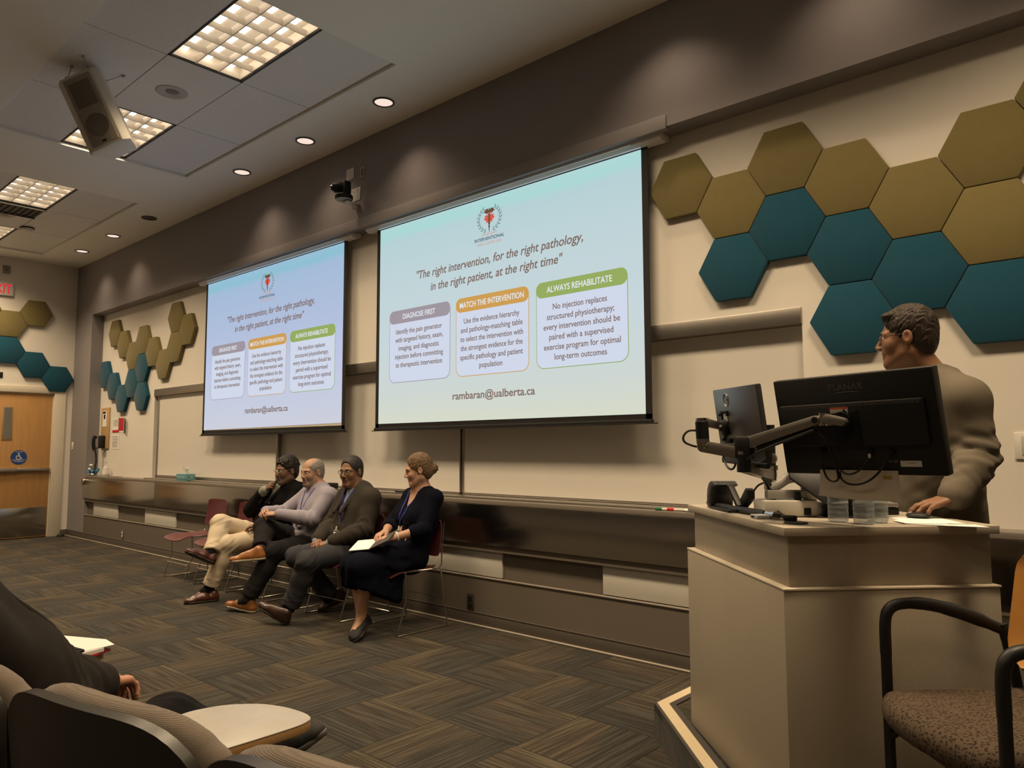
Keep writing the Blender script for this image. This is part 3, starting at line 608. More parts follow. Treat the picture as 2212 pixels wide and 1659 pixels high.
b = MB(); b.box((XL, -1.06, 2.50), (XL+.012, -.995, 2.585), .004); single('sensor_plate', b, BLACKP, 'small dark sensor over the door at the left photo edge', 'sensor')
b = MB(); b.lathe([(0, .055), (.025, .05), (.05, .03), (.055, 0), (0, 0)], 20, c=(-13.50, -.13, 0)); single('door_stop', b, M('black rubber', (.015, .014, .014), .6), 'black dome door stop on the carpet beside the door frame', 'door stop')
t = thing('light_switch', 'white light switch on the dark pier beside the door', 'light switch', (-13.541, 0, 1.4)); b = MB(); b.box((-13.58, -.008, 1.385), (-13.50, 0, 1.505), .004); b.build('plate', WHITEP, t); b = MB(); b.box((-13.55, -.014, 1.425), (-13.53, -.006, 1.465), .003); b.build('rocker', WHITEP, t)
b = MB(); b.lathe([(0, .03), (.03, .028), (.05, .018), (.056, 0), (.0, 0)], 28, mat=Matrix.Translation((-12.985, 0, .885)) @ Matrix.Rotation(math.pi/2, 4, 'X')); single('wall_bumper', b, CHROME, 'round steel bumper on the pier at the left end of the steel ledge', 'wall bumper')
# ---------------------------------------------------------------- outlets along the floor box
OD = M('dark outlet plate', (.05, .044, .038), .45); OM = M('steel outlet plate', (.24, .21, .17), .4, .5)
def outlet(x, z, w, h, pm, sm, label, n=2):
    t = thing('outlet', label, 'outlet', (x, 0, z-h/2)); b = MB(); b.box((x-w/2, -.007, z-h/2), (x+w/2, .002, z+h/2), .003); b.build('plate', pm, t)
    for i in range(n):
        zz = z+(i-(n-1)/2)*h/(n+.6); b = MB(); b.box((x-w*.28, -.011, zz-h*.3/n), (x+w*.28, -.006, zz+h*.3/n), .003); b.build('socket', sm, t)
outlet(-4.34, .172, .075, .13, OD, BLACKP, 'dark outlet on the floor box right of the seated woman')
outlet(-5.225, .212, .085, .15, OM, WHITEP, 'outlet plate on the floor box behind the seated woman\'s chair', 3)
outlet(-11.35, .182, .06, .12, OM, WHITEP, 'outlet low on the floor box near the door end', 2)
# ---------------------------------------------------------------- board, posters, phone at the left end
t = thing('tan_board', 'narrow tan board on the white wall left of the red poster', 'board', (-12.63, YW, 1.4)); b = MB(); b.box((-12.79, YW-.022, 1.40), (-12.47, YW, 2.035), .004); b.build('panel', CORK, t)
b = MB(); b.box((-12.72, YW-.026, 1.74), (-12.56, YW-.022, 1.985)); p_ = b.build('notice', PAPER, t); b = MB(); b.box((-12.71, YW-.028, 1.945), (-12.60, YW-.026, 1.975)); b.box((-12.67, YW-.028, 1.86), (-12.61, YW-.026, 1.93)); b.build('print', BLACKM, p_)
t = thing('wall_phone', 'black wall telephone handset with a coiled cord', 'telephone', (-12.65, .08, 1.36)); b = MB(); b.box((-12.71, .09, 1.40), (-12.58, YW-.022, 1.60), .012); b.build('cradle', BLACKP, t)
b = MB(); b.tube([(-12.69, .05, 1.59), (-12.69, .02, 1.565), (-12.69, .02, 1.42), (-12.69, .05, 1.385)], [.034, .026, .026, .034], 14, smooth=2); b.build('handset', BLACKP, t)
b = MB(); b.tube([(-12.69+.012*math.sin(i*1.3), .05+.012*math.cos(i*1.3)+.02*math.sin(i*.05), 1.37-i*.0047) for i in range(82)], .006, 6); b.build('cord', BLACKP, t)
RED_ = M('poster red', S(190, 40, 44), .6); INK = M('print grey', (.25, .24, .23), .7)
def sheetpaper(name, x0, x1, z0, z1, label, cat, curl=0, extras=()):
    t = thing(name, label, cat, ((x0+x1)/2, YW, z0)); b = MB()
    rows = [[(x0+(x1-x0)*i/8, YW-.003-curl*max(0, (i-4)/4)**2, z0+(z1-z0)*j/4) for i in range(9)] for j in range(5)]; b.sheet(rows, thick=.0012); b.build('sheet', PAPER, t)
    for nm, a0, a1, c0, c1, mt in extras:
        rows = [[(x0+(x1-x0)*(a0+(a1-a0)*i/8), YW-.0055-curl*max(0, ((a0+(a1-a0)*i/8)*8-4)/4)**2, z0+(z1-z0)*(c0+(c1-c0)*j/2)) for i in range(9)] for j in range(3)]; b = MB(); b.sheet(rows, thick=.0006); b.build(nm, mt, t)
lines = lambda k: [('print', .12, .85, .85-.1*i, .875-.1*i, INK) for i in range(k)]
sheetpaper('poster', -12.36, -12.10, 1.645, 1.865, 'white flyer with a red foot beside the tan board', 'poster', 0, [('red_band', 0, 1, 0, .16, RED_)]+lines(5))
sheetpaper('poster', -12.13, -11.80, 1.64, 1.87, 'red and white poster with a curling corner', 'poster', .05, [('red_field', .06, .8, .12, .95, RED_)])
sheetpaper('notice', -12.385, -12.095, 1.39, 1.612, 'white printed notice below the red poster', 'notice', 0, lines(8))
# ---------------------------------------------------------------- things on the ledge
CLEAR = None
def clearmat(name, col, rough=.05, ior=1.33, mixw=.75):
    t = NT(name); b = t.n('ShaderNodeBsdfPrincipled'); b.inputs['Base Color'].default_value = (*col, 1); b.inputs['Roughness'].default_value = rough; b.inputs['Specular IOR Level'].default_value = .5
    tr = t.n('ShaderNodeBsdfTransparent'); tr.inputs[0].default_value = (*[min(1, .75+.25*c) for c in col], 1); mx_ = t.n('ShaderNodeMixShader'); mx_.inputs[0].default_value = mixw
    t.l(b.outputs[0], mx_.inputs[1]); t.l(tr.outputs[0], mx_.inputs[2]); t.l(mx_.outputs[0], t.out.inputs[0]); return t.m
GEL = clearmat('clear pump bottle', (.75, .72, .66), .1, mixw=.45)
for x, y, k, lab in ((-12.33, .09, 1.0, 'taller clear pump bottle at the left end of the ledge'), (-12.45, .12, .78, 'shorter clear pump bottle behind the blue cloth on the ledge')):
    t = thing('pump_bottle', lab, 'pump bottle', (x, y, .978), 0, 'pump bottles on the ledge')
    b = MB(); b.lathe([(0, 0), (.045*k, 0), (.048*k, .02*k), (.048*k, .11*k), (.03*k, .15*k), (.016*k, .16*k), (0, .16*k)], 24, c=(x, y, .978)); b.build('bottle', GEL, t)
    b = MB(); z = .978+.16*k; b.cyl((x, y, z), (x, y, z+.025*k), .016*k, n=14); b.cyl((x, y, z+.02*k), (x, y, z+.06*k), .006*k, n=10); b.box((x-.045*k, y-.01*k, z+.055*k), (x+.015*k, y+.01*k, z+.07*k), .004); b.build('pump', WHITEP, t)
    b = MB(); b.lathe([(.0485*k, .03*k), (.0487*k, .095*k)], 24, c=(x, y, .978)); b.build('label', PAPER, t)
t = thing('cloth_bundle', 'crumpled blue and white cloth bundle at the left end of the ledge', 'cloth', (-12.80, .08, .978))
b = MB(); rnd = random.Random(4)
for i in range(9): b.sph((-12.80+rnd.uniform(-.13, .10), .08+rnd.uniform(-.03, .03), 1.005+rnd.uniform(0, .09)*(1-i/14)), (rnd.uniform(.035, .06), rnd.uniform(.03, .045), rnd.uniform(.025, .05)), 14)
b.build('blue_cloth', M('blue cloth', S(84, 128, 160), .8, var=.25, scale=18), t)
b = MB()
for p in ((-12.90, .04, 1.0, .06), (-12.78, .03, 1.14, .045), (-12.72, .035, 1.0, .05), (-12.83, .025, 1.08, .03)): b.sph(p[:3], (p[3], .022, .018), 12)
b.build('white_trim', PAPER, t)
b = MB(); b.prism([(-12.1, .03), (-11.75, .03), (-11.72, .10), (-12.1, .12)], 2, .978, .986, .002); single('tray', b, M('dark tray', (.16, .14, .12), .4), 'flat dark tray on the ledge right of the pump bottles', 'tray')
t = thing('tissue_box', 'teal patterned tissue box on the ledge below the left screen', 'tissue box', (-9.62, .085, .978))
def tiss():
    t_ = NT('tissue box print'); o = t_.obj(); mp = t_.n('ShaderNodeMapping'); t_.l(o, mp.inputs[0]); mp.inputs['Scale'].default_value = (26, 26, 26); mp.inputs['Rotation'].default_value = (0, .78, 0)
    ck = t_.n('ShaderNodeTexChecker'); t_.l(mp.outputs[0], ck.inputs[0]); ck.inputs[1].default_value = (*S(120, 168, 170), 1); ck.inputs[2].default_value = (*S(84, 132, 140), 1); ck.inputs[3].default_value = 1; t_.bsdf(ck.outputs[0], .6); return t_.m
b = MB(); b.box((-9.745, .02, .978), (-9.49, .15, 1.07), .003); b.build('box', tiss(), t)
b = MB(); rows = []
for j in range(7):
    f_ = j/6; rows.append([(-9.62+(.035+.03*f_)*math.cos(a)*(1+.25*math.sin(3*a+f_*3)), .085+(.012+.012*f_)*math.sin(a), 1.065+.10*f_*(1-.25*abs(math.cos(a+.6)))) for a in [2*math.pi*i/20 for i in range(21)]])
b.sheet(rows); b.build('tissue', PAPER, t)
b = MB(); b.box((-6.455, .06, .992), (-6.325, .12, 1.048), .01); single('eraser_box', b, BLACKP, 'small black box on the board tray between two seated men', 'eraser')
t = thing('board_pen', 'dark marker pen lying on the board tray left of the woman', 'marker', (-5.32, .09, .992)); b = MB(); b.cyl((-5.40, .088, 1.001), (-5.28, .092, 1.001), .009, n=12); b.build('barrel', BLACKP, t); b = MB(); b.cyl((-5.28, .092, 1.001), (-5.24, .093, 1.001), .010, n=12); b.build('cap', BLACKM, t)
for x, y, c, lab in ((-2.60, .03, S(40, 110, 62), 'green-capped marker on the ledge left of the lectern'), (-2.52, .045, S(200, 38, 36), 'red-capped marker on the ledge left of the lectern')):
    t = thing('board_marker', lab, 'marker', (x, y, .978), 0, 'markers on the ledge by the lectern'); b = MB(); b.cyl((x+.0, y, .988), (x+.11, y+.02, .988), .009, n=12); b.build('barrel', WHITEP, t); b = MB(); b.cyl((x-.045, y-.008, .988), (x, y, .988), .0105, n=12); b.build('cap', M('cap '+lab[:5], c, .4), t)
b = MB()
for i in range(6): b.sph((-2.42+i*.022, .05+.012*math.sin(i*2.1), .988), (.03, .026, .011), 12)
single('wiping_cloth', b, PAPER, 'crumpled white wiping cloth beside the markers on the ledge', 'cloth')
t = thing('wall_control', 'white control plate with arrow buttons on the wall at the right photo edge', 'wall control', (-.58, YW, 1.33))
b = MB(); b.box((-.665, YW-.010, 1.325), (-.51, YW, 1.458), .004); b.build('plate', WHITEP, t)
b = MB(); b.box((-.635, YW-.013, 1.345), (-.54, YW-.009, 1.44), .002); b.build('keypad', M('keypad grey', (.50, .48, .45), .5), t)
for zc, sg in ((1.422, 1), (1.364, -1)):
    b = MB(); b.prism([(-.618, zc-.010*sg), (-.590, zc-.010*sg), (-.604, zc+.012*sg)], 1, YW-.015, YW-.0125); b.build('arrow_button', INK, t)
b = MB(); b.cyl((-.604, YW-.015, 1.393), (-.604, YW-.0125, 1.393), .010, n=16); b.build('round_button', INK, t)
# ---------------------------------------------------------------- maroon stacking chairs
MAROON = M('maroon shell', (.105, .026, .030), .42, var=.06, spec=.45)
def stack_chair(label):
    t = thing('stacking_chair', label, 'chair', (0, 0, 0), 0, 'maroon stacking chairs along the front wall')
    for sx in (-1, 1):
        x = .248*sx; b = MB()
        b.tube([(x*.93, -.165, .452), (x, -.178, .462), (x, -.17, .25), (x, -.25, .012), (x, -.245, .006), (x, .245, .006), (x, .25, .014), (x, .18, .438), (x, .165, .448), (x*.98, .08, .455), (x*.96, -.165, .462)], .0058, 10)
        b.build('side_frame', CHROME, t, local=True)
    b = MB(); b.tube([(-.248, -.215, .165), (.248, -.215, .165)], .0055, 10); b.build('front_crossbar', CHROME, t, local=True)
    b = MB(); b.tube([(-.245, .21, .22), (.245, .21, .22)], .0055, 10); b.build('rear_crossbar', CHROME, t, local=True)
    b = MB(); rows = []
    for j in range(13):
        y = -.285+.45*j/12; zf = .458-.032*max(0, (-y-.19)/.095)**2+.012*max(0, (y-.05)/.11)**2; row = []
        for i in range(11):
            u = i/5-1; wid = .222*(1-.10*max(0, (-y-.22)/.065)**2-.10*max(0, (y-.10)/.065)**2); row.append((u*wid, y, zf-.012*(1-u*u)+.006*abs(u)**4))
        rows.append(row)
    b.sheet(rows, thick=.009); b.build('seat', MAROON, t, local=True)
    b = MB(); rows = []
    for j in range(11):
        z = .535+.29*j/10; f = j/10; wid = .225*(1-.06*abs(2*f-1)**6-.05*f); row = []
        for i in range(11): u = i/5-1; row.append((u*wid, .205+.035*f-.028*u*u+.01*math.sin(f*3), z-.012*abs(u)**6*(1 if f > .5 else -1)))
        rows.append(row)
    b.sheet(rows, thick=.009); b.build('backrest', MAROON, t, local=True)
    for sx in (-1, 1):
        b = MB(); b.tube([(.24*sx, .165, .447), (.236*sx, .20, .48), (.232*sx, .205, .56), (.225*sx, .225, .72), (.218*sx, .238, .80)], .0055, 8); b.build('back_rod', CHROME, t, local=True)
    return t
CHX = [(-8.17, 'empty maroon chair at the far left end of the row'), (-7.46, 'empty maroon chair second from the left, beside the man in cream trousers'), (-6.79, 'maroon chair under the man in cream trousers'), (-6.10, 'maroon chair under the man in the lavender shirt'), (-5.40, 'maroon chair under the man in the grey jacket'), (-4.68, 'maroon chair under the woman in the dark dress')]
c0 = None
for x, lab in CHX:
    if c0 is None:
        c0 = stack_chair(lab); c0.matrix_world = Matrix.Translation((x, -.42, 0)); c0_m = c0
    else: dup(c0, (x, -.42, 0), 0, lab)
# ---------------------------------------------------------------- lectern
E1, E2 = Vector((.7243, -.6895, 0)), Vector((.6895, .7243, 0)); L0 = (-1.745, -1.185, 0); LM = basis(E1, E2, (0, 0, 1), L0)
def lamin(name, rgb):
    t = NT(name); o = t.obj(); n = t.noise(o, 2.5, 3); f = t.noise(o, 260, 1); c = t.mix(n, tuple(k*.95 for k in rgb), tuple(k*1.05 for k in rgb)); c = t.mix(t.math('MULTIPLY', f, .12), c, tuple(k*.6 for k in rgb)); t.bsdf(c, .42, spec=.35, bump=f, bstr=.06); return t.m
LAM = lamin('lectern laminate', (.40, .35, .275)); LAMT = lamin('lectern top laminate', (.42, .37, .30)); LEDGE = M('lectern pale edge', (.54, .47, .37), .5)
t = thing('lectern', 'large beige laminate lectern on the platform at the right', 'lectern', (-1.1, -1.28, HP))
b = MB(); b.box((.014, 0, HP), (1.018, .735, .925), .002, LM); b.build('lower_cabinet', LAM, t)
b = MB(); b.box((0, .002, HP), (.0125, .735, .929), .002, LM); b.build('side_panel', LAM, t)
b = MB(); b.box((.0, -.001, .926), (1.022, .738, .934), .002, LM); b.build('ledge_strip', LEDGE, t)
b = MB(); b.box((.034, .030, .934), (.992, .728, 1.099), .002, LM); b.box((.020, .032, .934), (.0325, .728, 1.099), .001, LM); b.build('upper_cabinet', LAM, t)
b = MB(); b.box((.004, .006, 1.1005), (1.022, .742, 1.128), .002, LM); b.build('countertop', LAMT, t)
ZC = 1.128
# ---------------------------------------------------------------- monitors
SCRN = M('dark screen glass', (.01, .01, .012), .12, spec=.6); MONB = M('monitor shell', (.010, .0095, .0095), .6, var=.15, scale=40); MON2 = M('monitor shell satin', (.045, .044, .045), .34, var=.08, spec=.5)
GLYPH = M('embossed grey lettering', (.10, .098, .095), .35); STICK = M('sticker white', (.60, .57, .53), .6); STRED = M('sticker orange red', S(196, 74, 44), .6)
PM = basis((.969, -.234, .009), (-.052, -.174, .983), (-.229, -.954, -.181), (-.827, -1.724, 1.461))
t = thing('monitor', 'large black monitor seen from behind, lettered on its back, in front of the standing man', 'monitor', (-.827, -1.724, 1.461), rot=PM.to_3x3())
b = MB(); b.box((-.28, -.1666, -.038), (.28, .1666, 0), .006, PM); b.build('shell', MONB, t)
b = MB(); b.box((-.272, -.15, -.0395), (.272, .16, -.0375), 0, PM); b.build('screen', SCRN, t)
b = MB(); b.prism([(-.256, .076), (.241, .076), (.248, .068), (.248, -.062), (.24, -.068), (-.252, -.068), (-.262, -.06), (-.264, .068)], 2, -.002, .016, .004, mat=PM); h = b.build('back_housing', MONB, t)
b = MB()
for i in range(62): u = -.245+i*.0078; b.box((u, .063, .0155), (u+.004, .069, .0168), 0, PM)
o = b.build('vent_slots', GLYPH, h, smooth=False)
b = MB(); b.box((-.05, -.066, .015), (.035, .05, .020), .004, PM); b.cyl(PM @ Vector((-.02, .012, .018)), PM @ Vector((-.02, .012, .03)), .036, n=28); b.build('mount_plate', BLACKM, t)
tm = lambda u, v, z=.0005: PM @ Matrix.Translation((u, v, z))
text_mb('PLANAR', .030, tm(-.006, .117), xs=1.05, bold=.0006, space=1.06).build('brand_lettering', GLYPH, t, smooth=False)
b = MB(); b.tube([PM @ Vector((-.052+i*.0094, .106+.004*math.sin(i*.31), .0005)) for i in range(11)], [.0004, .0012, .0014, .0014, .0012, .0004], 5); b.build('swoosh', GLYPH, t)
b = MB(); b.box((-.060, .041, .0195), (.004, .062, .0205), 0, PM); st = b.build('warning_sticker', STICK, t, smooth=False)
b = MB(); b.box((-.060, .0565, .0204), (.004, .062, .0209), 0, PM); b.build('sticker_band', STRED, st, smooth=False)
b = MB(); b.box((-.014, .044, .0204), (-.006, .052, .0209), 0, PM); b.sph(PM @ Vector((-.009, .054, .0207)), .0022, 8); b.prism([(-.006, .044), (.001, .043), (-.003, .050)], 2, .0204, .0209, mat=PM); b.build('sticker_figure', BLACKM, st, smooth=False)
b = MB(); b.box((.141, -.138, .0002), (.207, -.119, .0012), 0, PM); st = b.build('serial_label', STICK, t, smooth=False)
b = MB()
for i, w_ in enumerate((1, 2, 1, 3, 1, 1, 2, 1, 2, 3, 1, 2, 1)): b.box((.163+i*.0022, -.129, .001), (.163+i*.0022+.0005*w_, -.124, .0015), 0, PM)
b.build('barcode', INK, st, smooth=False)
b = MB(); b.box((.104, -.115, .0002), (.132, -.1145, .0008), 0, PM); b.box((.104, -.125, .0002), (.114, -.118, .0008), 0, PM); b.box((.118, -.125, .0002), (.132, -.118, .0008), 0, PM); b.build('approval_marks', GLYPH, t, smooth=False)
b = MB()
for u, v in ((-.119, -.084), (.051, -.090), (.12, -.094)): b.box((u-.010, v-.004, -.001), (u+.010, v+.010, .010), .002, PM)
b.build('ports', BLACKM, t)
b = MB(); b.box((.047, -.108, .010), (.055, -.094, .018), .002, PM); b.build('plug', STICK, t)
def bundle(label, pts, r, name='cable', grp='monitor cables', M_=None, mat=BLACKP):
    b = MB(); b.tube([tuple((M_ @ Vector(p)) if M_ is not None else p) for p in pts], r, 8, smooth=2)
    return single(name, b, mat, label, 'cable', grp)
bundle('black cable hanging down the back of the large monitor from the arm', [(-.116, .0, .05), (-.10, -.008, .055), (-.074, -.043, .045), (-.063, -.106, .034), (-.057, -.152, .034), (-.059, -.174, .032)], .0042, M_=PM)
bundle('black cable looping left under the large monitor to its left port', [(-.061, -.150, .026), (-.061, -.176, .026), (-.081, -.188, .026), (-.107, -.177, .026), (-.119, -.129, .022), (-.119, -.078, .012)], .0036, M_=PM)
bundle('black cable looping widest under the large monitor to its right port', [(-.055, -.152, .026), (-.055, -.178, .026), (-.024, -.196, .028), (.029, -.189, .028), (.076, -.158, .024), (.109, -.113, .018), (.121, -.088, .010)], .0038, M_=PM)
bundle('black cable with a pale plug in the middle of the large monitor', [(-.058, -.120, .034), (-.054, -.143, .03), (-.027, -.163, .028), (.012, -.151, .026), (.04, -.121, .02), (.050, -.108, .016)], .0034, M_=PM)
t = thing('hanging_paper', 'white sheet of paper hanging below the large monitor in front of the bottles', 'paper', tuple(PM @ Vector((-.03, -.25, 0))), rot=PM.to_3x3())
rows = []
for j in range(7):
    f = j/6; rows.append([tuple(PM @ Vector((-.140+(.272)*i/8-.028*f+.01*f*i/8, -.150-.093*f-(.012*i/8)*f, .006-.012*math.sin(f*2)+.010*math.sin(i*.5)*f))) for i in range(9)])
b = MB(); b.sheet(rows, thick=.0008)
tp = NT('thin printed paper'); o_ = tp.obj(); n_ = tp.noise(o_, 9, 3); cc_ = tp.mix(n_, (.66, .60, .52), (.80, .75, .67)); d_ = tp.n('ShaderNodeBsdfDiffuse'); tp.l(cc_, d_.inputs[0]); q_ = tp.n('ShaderNodeBsdfTranslucent'); tp.l(cc_, q_.inputs[0]); x_ = tp.n('ShaderNodeMixShader'); x_.inputs[0].default_value = .35; tp.l(d_.outputs[0], x_.inputs[1]); tp.l(q_.outputs[0], x_.inputs[2]); tp.l(x_.outputs[0], tp.out.inputs[0])
b.build('sheet', tp.m, t)
TAPE = M('yellow tape', S(176, 142, 52), .5)
for u, v, w_ in ((.052, -.160, .035), (.092, -.166, .028), (-.075, -.160, .03)):
    b = MB(); b.box((u-w_/2, v-.012, .0005), (u+w_/2, v+.006, .0022), 0, PM @ Matrix.Rotation(.0, 4, 'Z')); b.build('tape', TAPE, t, smooth=False)
DM = basis((.702, -.71, -.029), (-.071, -.111, .991), (-.707, -.694, -.128), (-1.31, -1.55, 1.472))
t = thing('monitor', 'smaller black monitor edge-on at the left end of the lectern, round emblem on its back', 'monitor', (-1.31, -1.55, 1.472), rot=DM.to_3x3())
b = MB(); b.box((-.245, -.15, -.022), (.245, .15, 0), .005, DM); b.build('shell', MON2, t)
b = MB(); b.box((-.238, -.136, -.0235), (.238, .143, -.0215), 0, DM); b.build('screen', SCRN, t)
b = MB(); b.box((-.245, -.155, -.012), (.245, -.135, .003), .003, DM); b.build('lower_lip', BLACKP, t)
b = MB(); n = 40; b.tube([DM @ Vector((-.093+.026*math.cos(2*math.pi*i/n), .104+.026*math.sin(2*math.pi*i/n), .0008)) for i in range(n)], .0016, 6, closed=True); b.build('emblem_ring', M('emblem silver', (.55, .55, .55), .3, .6), t)
text_mb('DELL', .0155, DM @ Matrix.Translation((-.093, .0985, .0008)), xs=1.0, bold=.0004).build('emblem_lettering', M('emblem silver', (.5, .5, .5)), t, smooth=False)
b = MB(); b.box((-.165, -.066, .0005), (-.158, .058, .006), .001, DM); b.box((-.170, .052, .0005), (-.085, .060, .006), .001, DM); b.box((-.168, -.070, .0005), (-.085, -.06, .006), .001, DM)
for u in (-.175, -.088):
    for v in (.046, -.056): b.cyl(DM @ Vector((u, v, .001)), DM @ Vector((u, v, .010)), .006, n=12)
mp_ = b.build('mount_plate', BLACKM, t)
b = MB(); b.box((-.145, .018, .0008), (-.100, .048, .0018), 0, DM); b.build('mount_sticker', STICK, mp_, smooth=False)
b = MB(); b.lathe([(0, 0), (.034, 0), (.034, .012), (.022, .018), (0, .018)], 24, mat=DM @ Matrix.Translation((-.128, -.008, .004))); b.build('mount_disc', BLACKP, mp_)
# ---------------------------------------------------------------- twin monitor arm
ARM = M('arm bronze grey', (.27, .245, .215), .36, .75, var=.04); ARMC = M('arm polished', (.55, .50, .44), .2, 1.0)
px_, py_ = -1.226, -1.448
t = thing('monitor_mount', 'twin jointed metal monitor arm with a black pole clamped on the lectern', 'monitor mount', (px_, py_, ZC))
b = MB(); b.cyl((px_, py_, ZC), (px_, py_, 1.475), .0195, n=24); b.build('pole', BLACKP, t)
b = MB(); b.box((px_-.05, py_-.05, ZC), (px_+.05, py_+.05, ZC+.012), .004); b.cyl((px_, py_, ZC+.012), (px_, py_, ZC+.03), .034, n=24); b.build('clamp_base', ARMC, t)
for z0, z1 in ((1.225, 1.262), (1.300, 1.318)): b = MB(); b.cyl((px_, py_, z0), (px_, py_, z1), .027, n=24); b.build('collar', ARMC, t)
def link(name, a, c, w0, w1, thick, mat, cap=True):
    a, c = Vector(a), Vector(c); d = (c-a).normalized(); up = Vector((0, 0, 1)); up = (up-d*up.dot(d)).normalized(); s = d.cross(up); L = (c-a).length
    m_ = basis(d, up, s, a); n = 8
    P = [(-w0*math.sin(math.pi*i/n), w0*math.cos(math.pi*i/n)) for i in range(n+1)]+[(L+w1*math.sin(math.pi*i/n), -w1*math.cos(math.pi*i/n)) for i in range(n+1)]
    b = MB(); b.prism(P, 2, -thick/2, thick/2, .004, mat=m_); return b.build(name, mat, t), m_, L
k1, m_, L = link('lower_link', (px_, py_, 1.285), (-1.194, -1.747, 1.318), .026, .020, .034, ARM)
k2, m_, L = link('lower_link', (px_, py_, 1.345), (-1.477, -1.513, 1.392), .025, .023, .034, ARM)
b = MB(); b.cyl((-1.195, -1.748, 1.300), (-1.195, -1.748, 1.372), .025, n=24); b.box((-1.222, -1.772, 1.345), (-1.16, -1.722, 1.428), .012); b.build('elbow', BLACKP, t)
b = MB(); b.cyl((-1.195, -1.748, 1.362), (-1.195, -1.748, 1.374), .0262, n=24); b.build('elbow_ring', ARMC, t)
k3, m_, L = link('upper_link', (-1.178, -1.748, 1.402), (-.925, -1.768, 1.477), .021, .016, .036, ARM)
b = MB()
for q in (0, L): b.cyl(m_ @ Vector((q, 0, .016)), m_ @ Vector((q, 0, .0205)), .0105, n=20); b.cyl(m_ @ Vector((q, 0, -.016)), m_ @ Vector((q, 0, -.0205)), .0105, n=20)
b.build('pivot_cap', BLACKP, k3)
b = MB(); b.tube([m_ @ Vector((.03, -.028, 0)), m_ @ Vector((L-.02, -.022, 0))], .008, 10); b.build('lower_rod', BLACKP, k3)
b = MB(); b.cyl((-.905, -1.772, 1.458), (-.905, -1.772, 1.50), .013, n=20); b.cyl((-.882, -1.774, 1.458), (-.882, -1.774, 1.468), .015, n=20); b.cyl((-.882, -1.774, 1.488), (-.882, -1.774, 1.498), .015, n=20); b.build('wrist_joint', ARMC, t)
k4, m_, L = link('head_link', (-.884, -1.776, 1.479), (-.838, -1.779, 1.469), .017, .014, .030, ARM)
b = MB(); b.cyl((-.845, -1.775, 1.47), tuple(PM @ Vector((-.02, .012, .03))), .015, n=16); b.build('tilt_joint', BLACKP, t)
b = MB(); b.cyl((-1.477, -1.517, 1.425), (-1.477, -1.522, 1.49), .026, n=24); b.sph((-1.477, -1.522, 1.49), (.026, .026, .012), 20); b.build('post', BLACKP, t)
b = MB(); b.tube([(-1.455, -1.510, 1.395), (-1.474, -1.514, 1.397), (-1.477, -1.516, 1.412), (-1.477, -1.517, 1.428)], [.020, .024, .026, .026], 16, smooth=2); b.build('elbow', ARM, t)
b = MB(); b.cyl((-1.477, -1.522, 1.497), (-1.477, -1.522, 1.507), .024, n=20); b.build('post_cap', ARMC, t)
k5, m_, L = link('head_link', (-1.472, -1.512, 1.492), (-1.425, -1.470, 1.475), .018, .015, .026, ARM)
b = MB(); b.cyl((-1.425, -1.470, 1.475), tuple(DM @ Vector((-.128, -.008, .02))), .014, n=16); b.build('tilt_joint', ARM, t)
bundle('black cable loop at the left elbow of the monitor arm', [(-1.494, -1.533, 1.457), (-1.52, -1.555, 1.458), (-1.538, -1.568, 1.435), (-1.536, -1.566, 1.41), (-1.515, -1.545, 1.397), (-1.498, -1.529, 1.391)], .0045)
bundle('black cable along the underside of the long upper arm link', [(-.93, -1.785, 1.445), (-1.0, -1.78, 1.42), (-1.10, -1.775, 1.385), (-1.19, -1.765, 1.34), (-1.215, -1.75, 1.31)], .0045)
bundle('black cable hanging in a loop below the left arm link', [(-1.40, -1.50, 1.365), (-1.385, -1.515, 1.33), (-1.352, -1.545, 1.302), (-1.325, -1.56, 1.305), (-1.318, -1.556, 1.328)], .0042)
bundle('black cable running down the pole of the monitor arm', [(-1.20, -1.60, 1.285), (-1.205, -1.50, 1.25), (-1.20, -1.478, 1.20), (-1.19, -1.50, 1.16), (-1.15, -1.56, 1.145), (-1.07, -1.68, 1.142)], .005)
bundle('second black cable running down the pole to the round grommet cap', [(-1.215, -1.58, 1.29), (-1.222, -1.485, 1.24), (-1.213, -1.476, 1.19), (-1.20, -1.50, 1.15), (-1.14, -1.585, 1.137), (-1.06, -1.69, 1.137)], .005)
t = thing('grommet_cap', 'flat black round cap with a strap near the front corner of the lectern top', 'grommet cap', (-1.03, -1.725, ZC)); b = MB(); b.lathe([(0, .006), (.036, .006), (.040, .003), (.040, 0), (0, 0)], 28, c=(-1.025, -1.725, ZC)); b.build('disc', BLACKP, t); b = MB(); b.box((-1.075, -1.715, ZC+.004), (-1.035, -1.68, ZC+.024), .006); b.build('strap', BLACKM, t)
t = thing('card_reader', 'small pale blue-grey device beside the arm clamp on the lectern', 'device', (-1.17, -1.66, ZC)); b = MB(); b.box((.665, .035, ZC), (.735, .085, ZC+.014), .004, LM); b.build('case', M('pale blue grey plastic', (.34, .36, .38), .4), t); b = MB(); b.box((.68, .033, ZC+.004), (.705, .036, ZC+.010), .0005, LM); b.build('slot', BLACKM, t)
t = thing('cable_joiner', 'shiny metal cable adapter on the lectern top', 'adapter', (-1.15, -1.60, ZC)); b = MB(); b.cyl((-1.185, -1.585, ZC+.014), (-1.145, -1.622, ZC+.014), .013, n=20); b.cyl((-1.148, -1.619, ZC+.014), (-1.13, -1.636, ZC+.014), .016, n=20); b.build('body', CHROME, t); b = MB(); b.cyl((-1.21, -1.562, ZC+.014), (-1.184, -1.586, ZC+.014), .009, n=16); b.build('collar', BLACKP, t)
